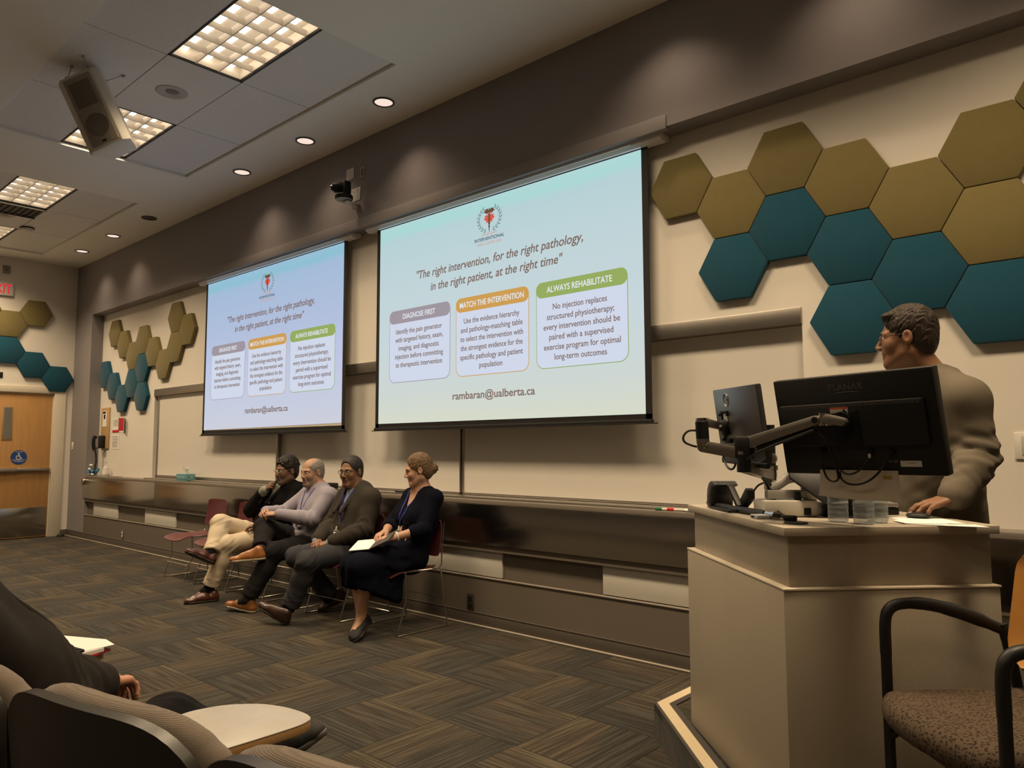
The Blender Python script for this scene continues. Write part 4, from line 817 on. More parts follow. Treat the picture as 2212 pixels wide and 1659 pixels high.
bundle('thick dark cable lying along the left edge of the lectern top', [(-1.60, -1.24, ZC+.018), (-1.56, -1.29, ZC+.014), (-1.48, -1.36, ZC+.016), (-1.40, -1.42, ZC+.012), (-1.30, -1.50, ZC+.014), (-1.20, -1.57, ZC+.014)], .013, grp='cables on the lectern')
bundle('thin dark cable arching behind the curved black control unit', [(-1.36, -1.36, 1.16), (-1.33, -1.36, 1.23), (-1.28, -1.38, 1.25), (-1.25, -1.42, 1.24)], .004, grp='cables on the lectern')
# curved control unit
t = thing('control_unit', 'curved black control unit on a bracket at the left end of the lectern', 'control unit', (-1.50, -1.27, ZC))
CM = basis((.7243, -.6895, 0), (0, 0, 1), (-.6895, -.7243, 0), (-1.52, -1.32, ZC))
prof = [(-.045, .004), (-.047, .05), (-.040, .082), (-.022, .106), (.004, .118), (.03, .118), (.06, .105), (.055, .098), (.02, .09), (.0, .06), (-.005, .004)]
b = MB(); b.prism(prof, 2, -.07, .03, .003, mat=CM); b.build('shell', M('satin slate plastic', (.035, .038, .042), .36, spec=.5), t)
b = MB(); b.prism([(.03, .112), (.085, .10), (.175, .028), (.165, .012), (.08, .082), (.03, .098)], 2, -.045, -.02, .003, mat=CM); b.prism([(.10, .02), (.20, .098), (.225, .09), (.225, .055), (.14, .01)], 2, -.075, -.045, .003, mat=CM); b.build('bracket', BLACKP, t)
b = MB(); b.box((.0, .0, -.09), (.21, .012, .03), .004, CM); b.build('base_plate', BLACKP, t)
# document camera
t = thing('document_camera', 'white document camera with folded arm on the lectern top', 'document camera', (-1.12, -1.43, ZC))
QM = basis(Vector((.741, .671, 0)), Vector((-.671, .741, 0)), (0, 0, 1), (-1.095, -1.475, ZC))
DOCW = M('document camera white', (.62, .58, .51), .4)
b = MB(); b.prism([(-.145, .13), (.075, .13), (.078, .06), (.06, .012), (.0, -.004), (-.145, -.006)], 2, .002, .062, .008, mat=QM); b.build('base', DOCW, t)
b = MB(); b.box((-.12, .03, .066), (.03, .07, .098), .004, QM); b.build('lower_arm', GREYP, t)
b = MB(); b.cyl(QM @ Vector((-.012, .018, .062)), QM @ Vector((-.012, .018, .095)), .014, .010, 16); b.build('knob', BLACKP, t)
b = MB(); b.box((.002, -.0065, .008), (.028, -.001, .034), .002, QM); b.build('socket', BLACKM, t)
b = MB(); b.tube([QM @ Vector(p) for p in ((-.10, .06, .102), (-.055, .058, .125), (-.03, .055, .147), (.06, .05, .150))], [.018, .018, .021, .022], 14, smooth=1); b.build('upper_arm', GREYP, t)
b = MB(); b.lathe([(0, 0), (.030, 0), (.032, .03), (.040, .085), (0, .085)], 24, mat=QM @ Matrix.Translation((.05, .05, .064))); b.build('camera_column', DOCW, t)
b = MB()
for i in range(7): b.lathe([(.0345, 0), (.0385, .002), (.0345, .004)], 24, mat=QM @ Matrix.Translation((.05, .05, .10+i*.006)))
b.build('ribs', GREYP, t)
b = MB(); b.box((.09, .0, .0), (.12, .10, .05), .006, QM); single('adapter_box', b, BLACKP, 'black power adapter between the document camera and the bottles', 'adapter')
# bottles
WATER = clearmat('bottle plastic and water', (.50, .56, .60), .06, mixw=.62); CAPB = M('bottle cap blue', S(52, 84, 150), .4)
for x, y, lab in ((-.935, -1.575, 'water bottle nearest the document camera on the lectern'), (-.842, -1.600, 'water bottle in front, middle of the three on the lectern'), (-.822, -1.520, 'water bottle behind, nearest the man\'s papers on the lectern')):
    t = thing('water_bottle', lab, 'bottle', (x, y, ZC), 0, 'clear water bottles on the lectern')
    pr = [(0, .003), (.026, .0), (.033, .006), (.034, .015)]
    for i in range(5): z = .018+i*.018; pr += [(.034, z), (.0325, z+.005), (.034, z+.010)]
    pr += [(.0345, .112), (.034, .135), (.026, .165), (.0135, .182), (.0135, .195), (0, .195)]
    b = MB(); b.lathe(pr, 28, c=(x, y, ZC)); b.build('bottle', WATER, t)
    b = MB(); b.lathe([(.0155, .186), (.0155, .204), (0, .205)], 20, c=(x, y, ZC)); b.build('cap', CAPB, t)
    b = MB(); b.lathe([(.0352, .098), (.0354, .134)], 28, c=(x, y, ZC)); b.build('label', M('bottle label', S(96, 122, 168), .5), t)
# laptop, papers, mouse, stylus
KM = basis((.741, .671, 0), (-.671, .741, 0), (0, 0, 1), (-.935, -1.228, ZC))
SILV = M('laptop silver', (.42, .41, .40), .35, .6)
t = thing('laptop', 'silver laptop on a black dock behind the bottles', 'laptop', (-.935, -1.2, ZC))
b = MB(); b.box((-.15, .004, 0), (.115, .20, .028), .004, KM); b.build('dock', BLACKP, t)
b = MB(); b.box((-.155, .0, .030), (.112, .20, .046), .004, KM); b.build('base', SILV, t)
b = MB(); b.box((-.155, .198, .046), (.112, .204, .23), .003, KM @ Matrix.Rotation(0, 4, 'X')); b.build('lid', SILV, t)
for P, z, lab in (([(-.870, -1.262), (-.715, -1.18), (-.585, -1.375), (-.745, -1.45)], 0, 'white paper under the man\'s hand on the lectern'), ([(-.745, -1.535), (-.64, -1.475), (-.555, -1.40), (-.50, -1.47), (-.60, -1.56)][:4], .0015, 'white paper nearest the right corner of the lectern top'), ([(-.80, -1.43), (-.70, -1.37), (-.62, -1.46), (-.735, -1.52)], .003, 'small printed card on the lectern top in front of the hand')):
    b = MB(); b.prism(P, 2, ZC+z, ZC+z+.0014); single('paper_sheet', b, PAPER, lab, 'paper', 'papers on the lectern', smooth=False)
t = thing('computer_mouse', 'dark computer mouse under the standing man\'s hand', 'mouse', (-.76, -1.25, ZC+.0015)); b = MB(); b.sph((-.762, -1.252, ZC+.010), (.042, .03, .012), 20); b.build('shell', BLACKP, t); b = MB(); b.cyl((-.792, -1.262, ZC+.018), (-.780, -1.260, ZC+.021), .004, n=10); b.build('wheel', GREYP, t)
t = thing('pen_display', 'tilted black pen display behind the large monitor', 'display', (-1.0, -1.38, ZC))
VM = basis(Vector((.70, .70, .1)).normalized(), Vector((-.35, .42, .84)).normalized(), Vector((.55, -.62, .55)).normalized(), (-.955, -1.345, 1.275))
b = MB(); b.prism([(-.235, .10), (-.235, .028), (-.13, -.09), (.16, -.09), (.16, .10)], 2, -.012, .0, .003, mat=VM); b.build('panel', BLACKP, t)
b = MB(); b.tube([(-.97, -1.33, ZC+.004), (-.965, -1.335, 1.23)], .012, 12); b.box((-1.05, -1.40, ZC+.0), (-.90, -1.28, ZC+.006), .002); b.build('stand', BLACKP, t)
# ---------------------------------------------------------------- continuous organic surfaces: blended distance field -> one mesh
def V3(p): return np.array(p, dtype=np.float64)
def unit(v): v = V3(v); return v/np.linalg.norm(v)
class Field:
    def __init__(s, lo, hi, base, fine=()):
        s.ax = []; s.base = base
        for a in range(3):
            c = [lo[a]]
            while c[-1] < hi[a]:
                h = base
                for l, g, f in fine:
                    if l[a]-base < c[-1] < g[a]: h = min(h, f)
                c.append(c[-1]+h)
            s.ax.append(np.array(c))
        s.F = np.full([len(c) for c in s.ax], 10.0, dtype=np.float32)
    def sub(s, lo, hi, pad):
        sl = []; g = []
        for a in range(3):
            i = max(0, np.searchsorted(s.ax[a], lo[a]-pad)-1); j = min(len(s.ax[a]), np.searchsorted(s.ax[a], hi[a]+pad)+1)
            sl.append(slice(i, max(i, j)))
        x, y, z = (s.ax[a][sl[a]].astype(np.float32) for a in range(3))
        return tuple(sl), x[:, None, None], y[None, :, None], z[None, None, :]
    def put(s, sl, d, k, cut=False):
        F = s.F[sl]
        if cut: F, d = -F, d
        if k > 0:
            h = np.maximum(k-np.abs(F-d), 0)/k; r = np.minimum(F, d)-h*h*k*.25
        else: r = np.minimum(F, d)
        s.F[sl] = -r if cut else r
    def caps(s, a, b, ra, rb=None, k=.02, flat=None, cut=False):
        """tapered capsule; flat=(axis, factor) thins it along axis"""
        a, b = V3(a), V3(b); rb = ra if rb is None else rb; R = max(ra, rb)
        sl, x, y, z = s.sub(np.minimum(a, b)-R, np.maximum(a, b)+R, k+3*s.base)
        ab = b-a; L2 = max(ab@ab, 1e-12); px, py, pz = x-a[0], y-a[1], z-a[2]
        t = np.clip((px*ab[0]+py*ab[1]+pz*ab[2])/L2, 0, 1); qx, qy, qz = px-t*ab[0], py-t*ab[1], pz-t*ab[2]
        q = qx*qx+qy*qy+qz*qz
        if flat is not None:
            n = unit(flat[0]); dn = qx*n[0]+qy*n[1]+qz*n[2]; q = q+dn*dn*(flat[1]**2-1)
        s.put(sl, (np.sqrt(q)-(ra+(rb-ra)*t)).astype(np.float32), k, cut); return s
    def chain(s, pts, rs, k=.02, flat=None):
        for i in range(len(pts)-1): s.caps(pts[i], pts[i+1], rs[i], rs[i+1], k, flat)
        return s
    def ell(s, c, r, R=None, k=.02, cut=False):
        """ellipsoid; R rows = its axes"""
        c = V3(c); m = max(r); R = np.eye(3) if R is None else np.array(R)
        sl, x, y, z = s.sub(c-m, c+m, k+3*s.base); px, py, pz = x-c[0], y-c[1], z-c[2]
        u = [px*R[i][0]+py*R[i][1]+pz*R[i][2] for i in range(3)]
        k0 = np.sqrt(sum((u[i]/r[i])**2 for i in range(3))); k1 = np.sqrt(sum((u[i]/r[i]**2)**2 for i in range(3)))+1e-9
        s.put(sl, (k0*(k0-1)/k1).astype(np.float32), k, cut); return s
    def half(s, p, n, k=.0, lo=None, hi=None):
        """remove everything on the +n side of the plane through p (optionally only inside a box)"""
        lo = [c[0] for c in s.ax] if lo is None else lo; hi = [c[-1] for c in s.ax] if hi is None else hi
        sl, x, y, z = s.sub(lo, hi, 0); n = unit(n); d = -((x-p[0])*n[0]+(y-p[1])*n[1]+(z-p[2])*n[2]); s.put(sl, d.astype(np.float32), k, True); return s
    def folds(s, c, R, amp, d, freq, seed=0):
        """cloth folds: ripples across direction d inside a soft ball"""
        c = V3(c); sl, x, y, z = s.sub(c-R, c+R, 0); px, py, pz = x-c[0], y-c[1], z-c[2]
        w = np.clip(1-np.sqrt(px*px+py*py+pz*pz)/R, 0, 1); w = w*w*(3-2*w); d = unit(d); o = unit(np.cross(d, [.3, .5, .81]))
        t = px*d[0]+py*d[1]+pz*d[2]; q = px*o[0]+py*o[1]+pz*o[2]
        s.F[sl] += (1.7*amp*w*(np.sin(t*freq+3*np.sin(q*freq*.35+seed)+seed)+.5*np.sin(t*freq*1.9+q*freq*.6+seed*2))).astype(np.float32); return s
    def mesh(s):
        F = s.F; S_ = F < 0; n = F.shape
        cnt = np.zeros([m-1 for m in n], dtype=np.int8)
        for a in (0, 1):
            for b in (0, 1):
                for c in (0, 1): cnt += S_[a:n[0]-1+a, b:n[1]-1+b, c:n[2]-1+c]
        act = (cnt > 0) & (cnt < 8); I = np.argwhere(act); vid = np.full(act.shape, -1, dtype=np.int32); vid[act] = np.arange(len(I))
        P = np.zeros((len(I), 3)); num = np.zeros(len(I))
        for a in range(3):
            for o1 in (0, 1):
                for o2 in (0, 1):
                    A = I.copy(); oth = [i for i in range(3) if i != a]; A[:, oth[0]] += o1; A[:, oth[1]] += o2; B = A.copy(); B[:, a] += 1
                    f0 = F[A[:, 0], A[:, 1], A[:, 2]].astype(np.float64); f1 = F[B[:, 0], B[:, 1], B[:, 2]].astype(np.float64); m = (f0 < 0) != (f1 < 0)
                    t = np.zeros(len(I)); t[m] = f0[m]/(f0[m]-f1[m])
                    for ax in range(3):
                        off = t if ax == a else (o1 if ax == oth[0] else o2)
                        P[:, ax] += np.where(m, off, 0)
                    num += m
        P /= np.maximum(num, 1)[:, None]; W_ = np.zeros_like(P)
        for ax in range(3):
            c = s.ax[ax]; W_[:, ax] = c[I[:, ax]]+P[:, ax]*(c[I[:, ax]+1]-c[I[:, ax]])
        faces = []
        for a in range(3):
            oth = [(a+1) % 3, (a+2) % 3]; sa = [slice(0, m-1) if i == a else slice(1, m-1) for i, m in enumerate(n)]; sb = list(sa); sb[a] = slice(1, n[a])
            d0 = S_[tuple(sa)]; d1 = S_[tuple(sb)]; E = np.argwhere(d0 != d1)
            if not len(E): continue
            flip = d0[E[:, 0], E[:, 1], E[:, 2]]
            G = E.copy()
            for o in oth: G[:, o] += 1
            def cell(da, db):
                c = G.copy(); c[:, oth[0]] -= da; c[:, oth[1]] -= db; return vid[c[:, 0], c[:, 1], c[:, 2]]
            Q = np.stack([cell(1, 1), cell(0, 1), cell(0, 0), cell(1, 0)], 1); Q[~flip] = Q[~flip][:, ::-1]; faces.append(Q)
        Q = np.concatenate(faces) if faces else np.zeros((0, 4), int); Q = Q[(Q >= 0).all(1)]
        return W_, Q
    def build(s, name, mats, parent, slot=None):
        P, Q = s.mesh(); inv = np.array(W(parent).inverted()); L = P@inv[:3, :3].T+inv[:3, 3]
        me = bpy.data.meshes.new(name); me.vertices.add(len(L)); me.vertices.foreach_set('co', L.astype(np.float32).ravel())
        me.loops.add(Q.size); me.loops.foreach_set('vertex_index', Q.astype(np.int32).ravel()); me.polygons.add(len(Q))
        me.polygons.foreach_set('loop_start', np.arange(0, Q.size, 4, dtype=np.int32)); me.polygons.foreach_set('use_smooth', np.ones(len(Q), dtype=bool))
        mats = mats if isinstance(mats, (list, tuple)) else [mats]
        for m in mats: me.materials.append(m)
        if slot is not None: me.polygons.foreach_set('material_index', slot(P[Q].mean(1)).astype(np.int32))
        me.update(calc_edges=True); me.validate()
        o = bpy.data.objects.new(name, me); COL.objects.link(o); o.parent = parent; WM[o.name] = W(parent); return o

# ---------------------------------------------------------------- people
def skin(name, rgb, sss=.0):
    t = NT(name); o = t.obj(); n = t.noise(o, 30, 3); f = t.noise(o, 500, 1); c = t.mix(n, tuple(k*.90 for k in rgb), tuple(min(1, k*1.10) for k in rgb)); t.bsdf(c, .5, spec=.35, bump=f, bstr=.08, bdist=.002); return t.m
def cloth(name, rgb, wv=900, var=.1, rough=.95, sheen=0):
    if name in MATS: return MATS[name]
    t = NT(name); o = t.obj(); n = t.noise(o, 8, 3); f = t.noise(o, wv, 1); c = t.mix(n, tuple(k*(1-var) for k in rgb), tuple(k*(1+var) for k in rgb)); c = t.mix(t.math('MULTIPLY', f, .3), c, tuple(k*.55 for k in rgb)); t.bsdf(c, rough, spec=.08, bump=f, bstr=.15, bdist=.002, sheen=sheen); MATS[name] = t.m; return t.m
def hairmat(name, rgb, rgb2):
    t = NT(name); o = t.obj(); mp = t.n('ShaderNodeMapping'); t.l(o, mp.inputs[0]); mp.inputs['Scale'].default_value = (1, 1, .35); n = t.noise(mp.outputs[0], 160, 2); t.bsdf(t.mix(n, rgb, rgb2), .55, spec=.3, bump=n, bstr=.7, bdist=.004); return t.m
def eyeobj(head, c, gaze, r, par, dark):
    b = MB(); b.sph(c, r, 16)
    g = Vector(gaze).normalized(); me_i = []
    for f in b.f:
        m = sum((Vector(b.v[i]) for i in f), Vector())/len(f); me_i.append(1 if (m-Vector(c)).normalized().dot(g) > .80 else 0)
    b.mi = me_i; return b.build('eye', [EYEW, dark], par)
EYEW = M('eye white', (.55, .50, .45), .25, spec=.5); IRIS = M('dark iris', (.025, .014, .009), .15, spec=.6)
def head_frame(fwd, up=(0, 0, 1)):
    f = unit(fwd); x = unit(np.cross(f, up)); u = np.cross(x, f); return np.stack([x, f, u], 1)      # columns: right, forward, up
def add_head(F, c, R, sc=1.0, female=False, neck=None, nr=.056):
    T = lambda x, y, z: V3(c)+R@(V3((x, y, z))*sc); A = R.T; w = .94 if female else 1.0; s = sc
    F.ell(T(0, -.018, .036), [.077*s*w, .098*s, .086*s], A, .0)
    F.ell(T(0, .022, -.028), [.060*s*w, .068*s, .088*s], A, .035*s)
    F.caps(T(.048*w, .0, -.062), T(.014, .064, -.100), .020*s, .019*s, .03*s); F.caps(T(-.048*w, .0, -.062), T(-.014, .064, -.100), .020*s, .019*s, .03*s)
    F.caps(T(-.012, .070, -.102), T(.012, .070, -.102), .0165*s, None, .02*s)
    for g in (-1, 1):
        F.ell(T(g*.036*w, .060, -.026), [.024*s, .022*s, .026*s], A, .025*s)
        F.caps(T(g*.014, .083, .024), T(g*.044*w, .070, .022), .0105*s, .009*s, .018*s)
    for g in (-1, 1): F.ell(T(g*.031*w, .094, .006), [.0165*s, .016*s, .0115*s], A, .012*s, True)
    for g in (-1, 1):
        F.caps(T(g*.019, .0800, .0130), T(g*.043*w, .0735, .0115), .0050*s, .0045*s, .006*s); F.caps(T(g*.020, .0795, -.006), T(g*.042*w, .0735, -.006), .0048*s, .0045*s, .008*s)
    F.caps(T(0, .086, .016), T(0, .108, -.026), .0080*s, .0115*s, .012*s)
    for g in (-1, 1): F.ell(T(g*.0115, .100, -.032), [.0085*s, .0105*s, .0075*s], A, .008*s)
    F.caps(T(-.014, .086, -.052), T(.014, .086, -.052), .0085*s, None, .014*s)
    F.caps(T(-.019, .0845, -.0605), T(.019, .0845, -.0605), .0062*s, None, .008*s); F.caps(T(-.016, .0850, -.0725), T(.016, .0850, -.0725), .0070*s, None, .008*s)
    F.caps(T(-.022, .0925, -.0665), T(.022, .0925, -.0665), .0018*s, None, .004*s, cut=True)
    for g in (-1, 1):
        F.ell(T(g*.079*w, -.012, -.002), [.0085*s, .019*s, .031*s], A@np.eye(3), .006*s); F.ell(T(g*.087*w, -.008, .0), [.005*s, .010*s, .017*s], A, .004*s, True)
    if neck is not None:
        F.caps(T(0, -.022, -.055), neck, nr*s, nr*1.08, .035); F.ell(T(0, .030, -.085), [.035*s, .045*s, .028*s], A, .03*s)
    return T
def add_hand(F, wr, d, nrm, thumb, curl=(.35, .4, .4, .45), spread=.05, th=.5, s=1.0, tcurl=.3):
    """palm, four bent fingers of different length and a thumb leaving the side of the palm.
    d: wrist->knuckles, nrm: out of the back of the hand, thumb: side of the thumb"""
    f = unit(d); n = V3(nrm)-f*(V3(nrm)@f); n = unit(n); sd = np.cross(f, n); sd = sd*np.sign(sd@V3(thumb)); w = V3(wr)
    P = lambda a, b, c=0: w+(f*a+sd*b+n*c)*s
    K = [(.088, .030, 0), (.092, .010, .003), (.087, -.0105, .002), (.078, -.029, -.002)]; Ln = [.070, .078, .073, .057]; Rr = [.0092, .0094, .009, .0080]
    for i, (a, b, c) in enumerate(K): F.caps(P(.006, b*.6, -.002), P(a, b, c-.003), .0145*s, .0112*s, .014*s)
    F.ell(P(.036, .024, -.012), [.022*s, .016*s, .014*s], None, .016*s)
    for i, (a, b, c) in enumerate(K):
        p = P(a, b, c-.003); ang = 0; base = unit(f+sd*(1.5-i)*spread)
        ct = curl[i] if isinstance(curl[i], (tuple, list)) else (curl[i], curl[i]*1.25, curl[i]*.9)
        for j, fr in enumerate((.44, .31, .25)):
            ang += ct[j]; dv = base*math.cos(ang)-n*math.sin(ang); q = p+dv*Ln[i]*fr*s
            F.caps(p, q, (Rr[i]-.0007*j)*s, (Rr[i]-.0007*(j+1))*s, .0035*s if j else .007*s); p = q
    t0 = P(.022, .028, -.006); dv = unit(f*(.75)+sd*th-n*(.25)); r = .0118; sgn = unit(sd*.6+n*.4)
    for j, L in enumerate((.040, .031, .025)):
        q = t0+dv*L*s; F.caps(t0, q, (r-.0008*j)*s, (r-.0008*(j+1))*s, .010*s if j == 0 else .003*s); t0 = q; dv = unit(dv-sd*tcurl*.6-n*tcurl*.35+f*.1)
def lerp(a, b, t): return V3(a)*(1-t)+V3(b)*t
def add_torso(F, J, e=0.0, k=.07, belly=0.0, hipr=.098):
    lat = unit(V3(J['shL'])-V3(J['shR'])); P, C, N = V3(J['pel']), V3(J['chest']), V3(J['neck']); up = unit(N-P); fw = unit(np.cross(lat, up)); fw = fw*np.sign(fw@V3(J['fwd']))
    J['_lat'], J['_fw'], J['_up'] = lat, fw, up; cw = J.get('cw', 1.0)
    F.caps(lerp(J['hipR'], P, .1), lerp(J['hipL'], P, .1), hipr+e, None, .05)
    mid = lerp(P, C, .5)+fw*belly*.4
    for g in (-1, 1):
        F.caps(P+lat*g*.055, mid+lat*g*.050*cw, .098+e, .092+belly*.5+e, k); F.caps(mid+lat*g*.050*cw, C+lat*g*.068*cw, .092+belly*.5+e, .104+e, k)
    F.caps(C+lat*.06*cw, lerp(C, N, .75)+lat*.03, .104+e, .070+e, k); F.caps(C-lat*.06*cw, lerp(C, N, .75)-lat*.03, .104+e, .070+e, k)
    for g in 'LR': F.caps(lerp(N, J['sh'+g], .25)-up*.035, V3(J['sh'+g])-up*.005, .058+e, .058+e, .06)
def add_arm(F, J, g, e=0.0, to=1.0, k=.03, r=(.056, .044, .036, .027)):
    s, el, w = J['sh'+g], J['el'+g], J['wr'+g]
    F.caps(s, el, r[0]+e, r[1]+e, k); F.caps(el, lerp(el, w, .35), r[1]+e, r[1]-.002+e, k); F.caps(lerp(el, w, .35), lerp(el, w, to), r[1]-.002+e, r[3]+e+.004, k)
def add_leg(F, J, g, e=0.0, to=1.0, k=.04, r=(.088, .062, .054, .038)):
    h, kn, a = J['hip'+g], J['kn'+g], J['an'+g]
    F.caps(h, kn, r[0]+e, r[1]+e, k); m = lerp(kn, a, .35); back = unit(np.cross(np.cross(V3(a)-V3(kn), V3(h)-V3(kn)), V3(a)-V3(kn)))*.012
    F.caps(kn, m+back, r[1]+e, r[2]+e, k); F.caps(m+back, lerp(kn, a, to), r[2]+e, r[3]+e+(.012 if e > .005 else 0), k)
def shoe_mesh(heel, toe, up, mat, sole, par, an, base=.0055, kind='shoe', wid=1.0, lace=True):
    h, t = V3(heel), V3(toe); f = unit(t-h); u = unit(V3(up)-f*(V3(up)@f)); sd = np.cross(f, u); L = np.linalg.norm(t-h); P = lambda a, b, c: h+f*a*L+sd*b+u*c
    pts = np.array([P(-.05, 0, 0), P(1.05, 0, 0), P(0, 0, .14), V3(an)]); lo, hi = pts.min(0)-.07, pts.max(0)+.07
    F = Field(lo, hi, base)
    F.caps(P(.13, 0, .030), P(.42, 0, .032), .036*wid, .039*wid, .02); F.caps(P(.42, 0, .030), P(.86, 0, .022), .040*wid, .032*wid, .03, (u, 1.25)); F.caps(P(.80, 0, .018), P(.90, 0, .018), .036*wid, .026*wid, .03, (u, 1.5))
    if kind == 'shoe': F.caps(P(.16, 0, .04), P(.18, 0, .082), .036*wid, .034*wid, .03); F.caps(P(.20, 0, .075), P(.62, 0, .045), .032*wid, .026*wid, .03)
    elif kind == 'loafer': F.caps(P(.14, 0, .04), P(.15, 0, .066), .036*wid, .034*wid, .03); F.caps(P(.45, 0, .055), P(.7, 0, .042), .03*wid, .026*wid, .03)
    else:
        F.caps(P(.12, 0, .03), P(.12, 0, .055), .033*wid, .031*wid, .02); F.caps(P(.25, 0, .085), P(.52, 0, .075), .034, .026, .012, cut=True)
    F.half(P(0, 0, .010), -u); o = F.build(kind if kind != 'flat' else 'flat_shoe', mat, par)
    G = Field(lo, hi, base); G.caps(P(.13, 0, .012), P(.45, 0, .012), .041*wid, .041*wid, .02); G.caps(P(.45, 0, .012), P(.78, 0, .012), .041*wid, .045*wid, .02); G.caps(P(.78, 0, .012), P(.93, 0, .013), .044*wid, .026*wid, .02)
    G.half(P(0, 0, .014), u); G.half(P(0, 0, -.004), -u); q = G.build('sole', sole, o)
    if lace and kind == 'shoe':
        b = MB()
        for i in range(4): a = .36+i*.075; z = .094-.010*i-.0018*i*i; b.tube([P(a, -.020, z-.010), P(a, 0, z), P(a+.03, .020, z-.011)], .0022, 6, smooth=1)
        b.build('laces', LACE, o)
    return o
LACE = M('dark laces', (.03, .022, .018), .8)
def glasses(T, R, mat, par, rim='full', w=.94, lens=None):
    b = MB(); n = 22; C_ = [Vector(T(g*.033, .098, .004)) for g in (-1, 1)]
    X_, U_ = Vector(R[:, 0]), Vector(R[:, 2]); F_ = Vector(R[:, 1])
    rr = .0016 if rim == 'full' else .0009
    for g, c in zip((-1, 1), C_):
        pts = []
        for i in range(n): a = 2*math.pi*i/n; cx = abs(math.cos(a))**.7*math.copysign(1, math.cos(a))*.0245; cz = abs(math.sin(a))**.7*math.copysign(1, math.sin(a))*.0165; pts.append(c+X_*cx+U_*cz-F_*(.10*g*cx if g*cx > 0 else 0))
        if rim != 'none': b.tube(pts, rr, 6, closed=True)
        else: b.tube(pts[n//2:]+pts[:1], .0007, 5)
    b.tube([C_[0]+X_*.0235+U_*.004, (C_[0]+C_[1])/2+U_*.007+F_*.003, C_[1]-X_*.0235+U_*.004], .0014, 6)
    for g in (-1, 1): b.tube([Vector(T(g*.056, .094, .009)), Vector(T(g*.0745, .06, .011)), Vector(T(g*.080, .0, .013)), Vector(T(g*.079, -.022, .0))], .0014, 6)
    fr = b.build('glasses', mat, par)
    for g, c in zip((-1, 1), C_):
        b = MB(); b.add([c+X_*.023*math.cos(2*math.pi*i/16)+U_*.0155*math.sin(2*math.pi*i/16) for i in range(16)], [tuple(range(16))]); b.build('lens', LENS, fr, smooth=False)
LENS = clearmat('spectacle lens', (.6, .6, .6), .04, mixw=.88)
def lanyard(par, pts, badge, nrm, mat, sz=(.075, .10), clip=True, card=None, Fs=()):
    """strap as a flat band lying on the clothes, clip and badge"""
    if Fs:
        P = [V3(p) for p in pts]; Q = [P[0]]
        for a, c in zip(P, P[1:]): Q += [a+(c-a)*i/6 for i in range(1, 7)]
        S_ = [Q[0]]+[surf(Fs, q, nrm) if i > 3 else q for i, q in enumerate(Q[1:])]
        pts = [S_[0]]+[(S_[i-1]+S_[i]*2+S_[i+1])/4 for i in range(1, len(S_)-1)]+[S_[-1]]
        if badge is not None: badge = tuple(surf(Fs, V3(badge)-np.array([0, 0, .04]), nrm)+np.array([0, 0, .04])+unit(nrm)*.006)
    b = MB(); b.tube(pts, .0062, 8, smooth=2, flat=(tuple(unit(nrm)), .25)); o = b.build('lanyard', mat, par)
    if badge is not None:
        n = Vector(nrm).normalized(); z = Vector((0, 0, 1)); z = (z-n*z.dot(n)).normalized(); x = z.cross(n)*-1; m_ = basis(x, z, n, badge)
        b = MB(); b.box((-sz[0]/2, -sz[1], 0), (sz[0]/2, 0, .003), .002, m_); q = b.build('badge', card or PAPER, o)
        b = MB(); b.box((-sz[0]/2-.003, -.014, -.001), (sz[0]/2+.003, .003, .004), .002, m_); b.build('badge_holder', M('badge holder', (.18, .18, .18), .3), o)
        b = MB(); b.cyl(m_ @ Vector((0, .0, .004)), m_ @ Vector((0, .035, .004)), .007, n=12); b.build('clip', M('pale clip', (.62, .60, .56), .35), o)
BLUEL = M('blue lanyard', S(40, 58, 150), .6); EYEBROW = {}
def brows(T, par, mat, th=.0034):
    for g in (-1, 1):
        b = MB(); b.tube([T(g*.013, .0925, .0235), T(g*.028, .0895, .0285), T(g*.044, .0765, .0225)], [th*.8, th, th, th*.6], 8, smooth=1, flat=((0, 0, 1), .8)); b.build('eyebrow', mat, par)
def face_slots(T, R, c, sc, beard=False, lipw=True):
    Rc, cc = R, V3(c)
    def f(P):
        q = (P-cc)@Rc/sc; x, y, z = q[:, 0], q[:, 1], q[:, 2]; out = np.zeros(len(P))
        if beard: out[(y > -.01) & (z < -.038-.35*np.maximum(0, np.abs(x)-.03)+.6*np.maximum(0, .03-y)*(np.abs(x) > .04)) & (z > -.125) & (np.abs(x) < .075) & (y > .005)] = 2
        out[(y > .06) & (np.abs(x) < .0225-.25*np.abs(z+.0668)) & (z > -.0790) & (z < -.0555)] = 1
        return out
    return f
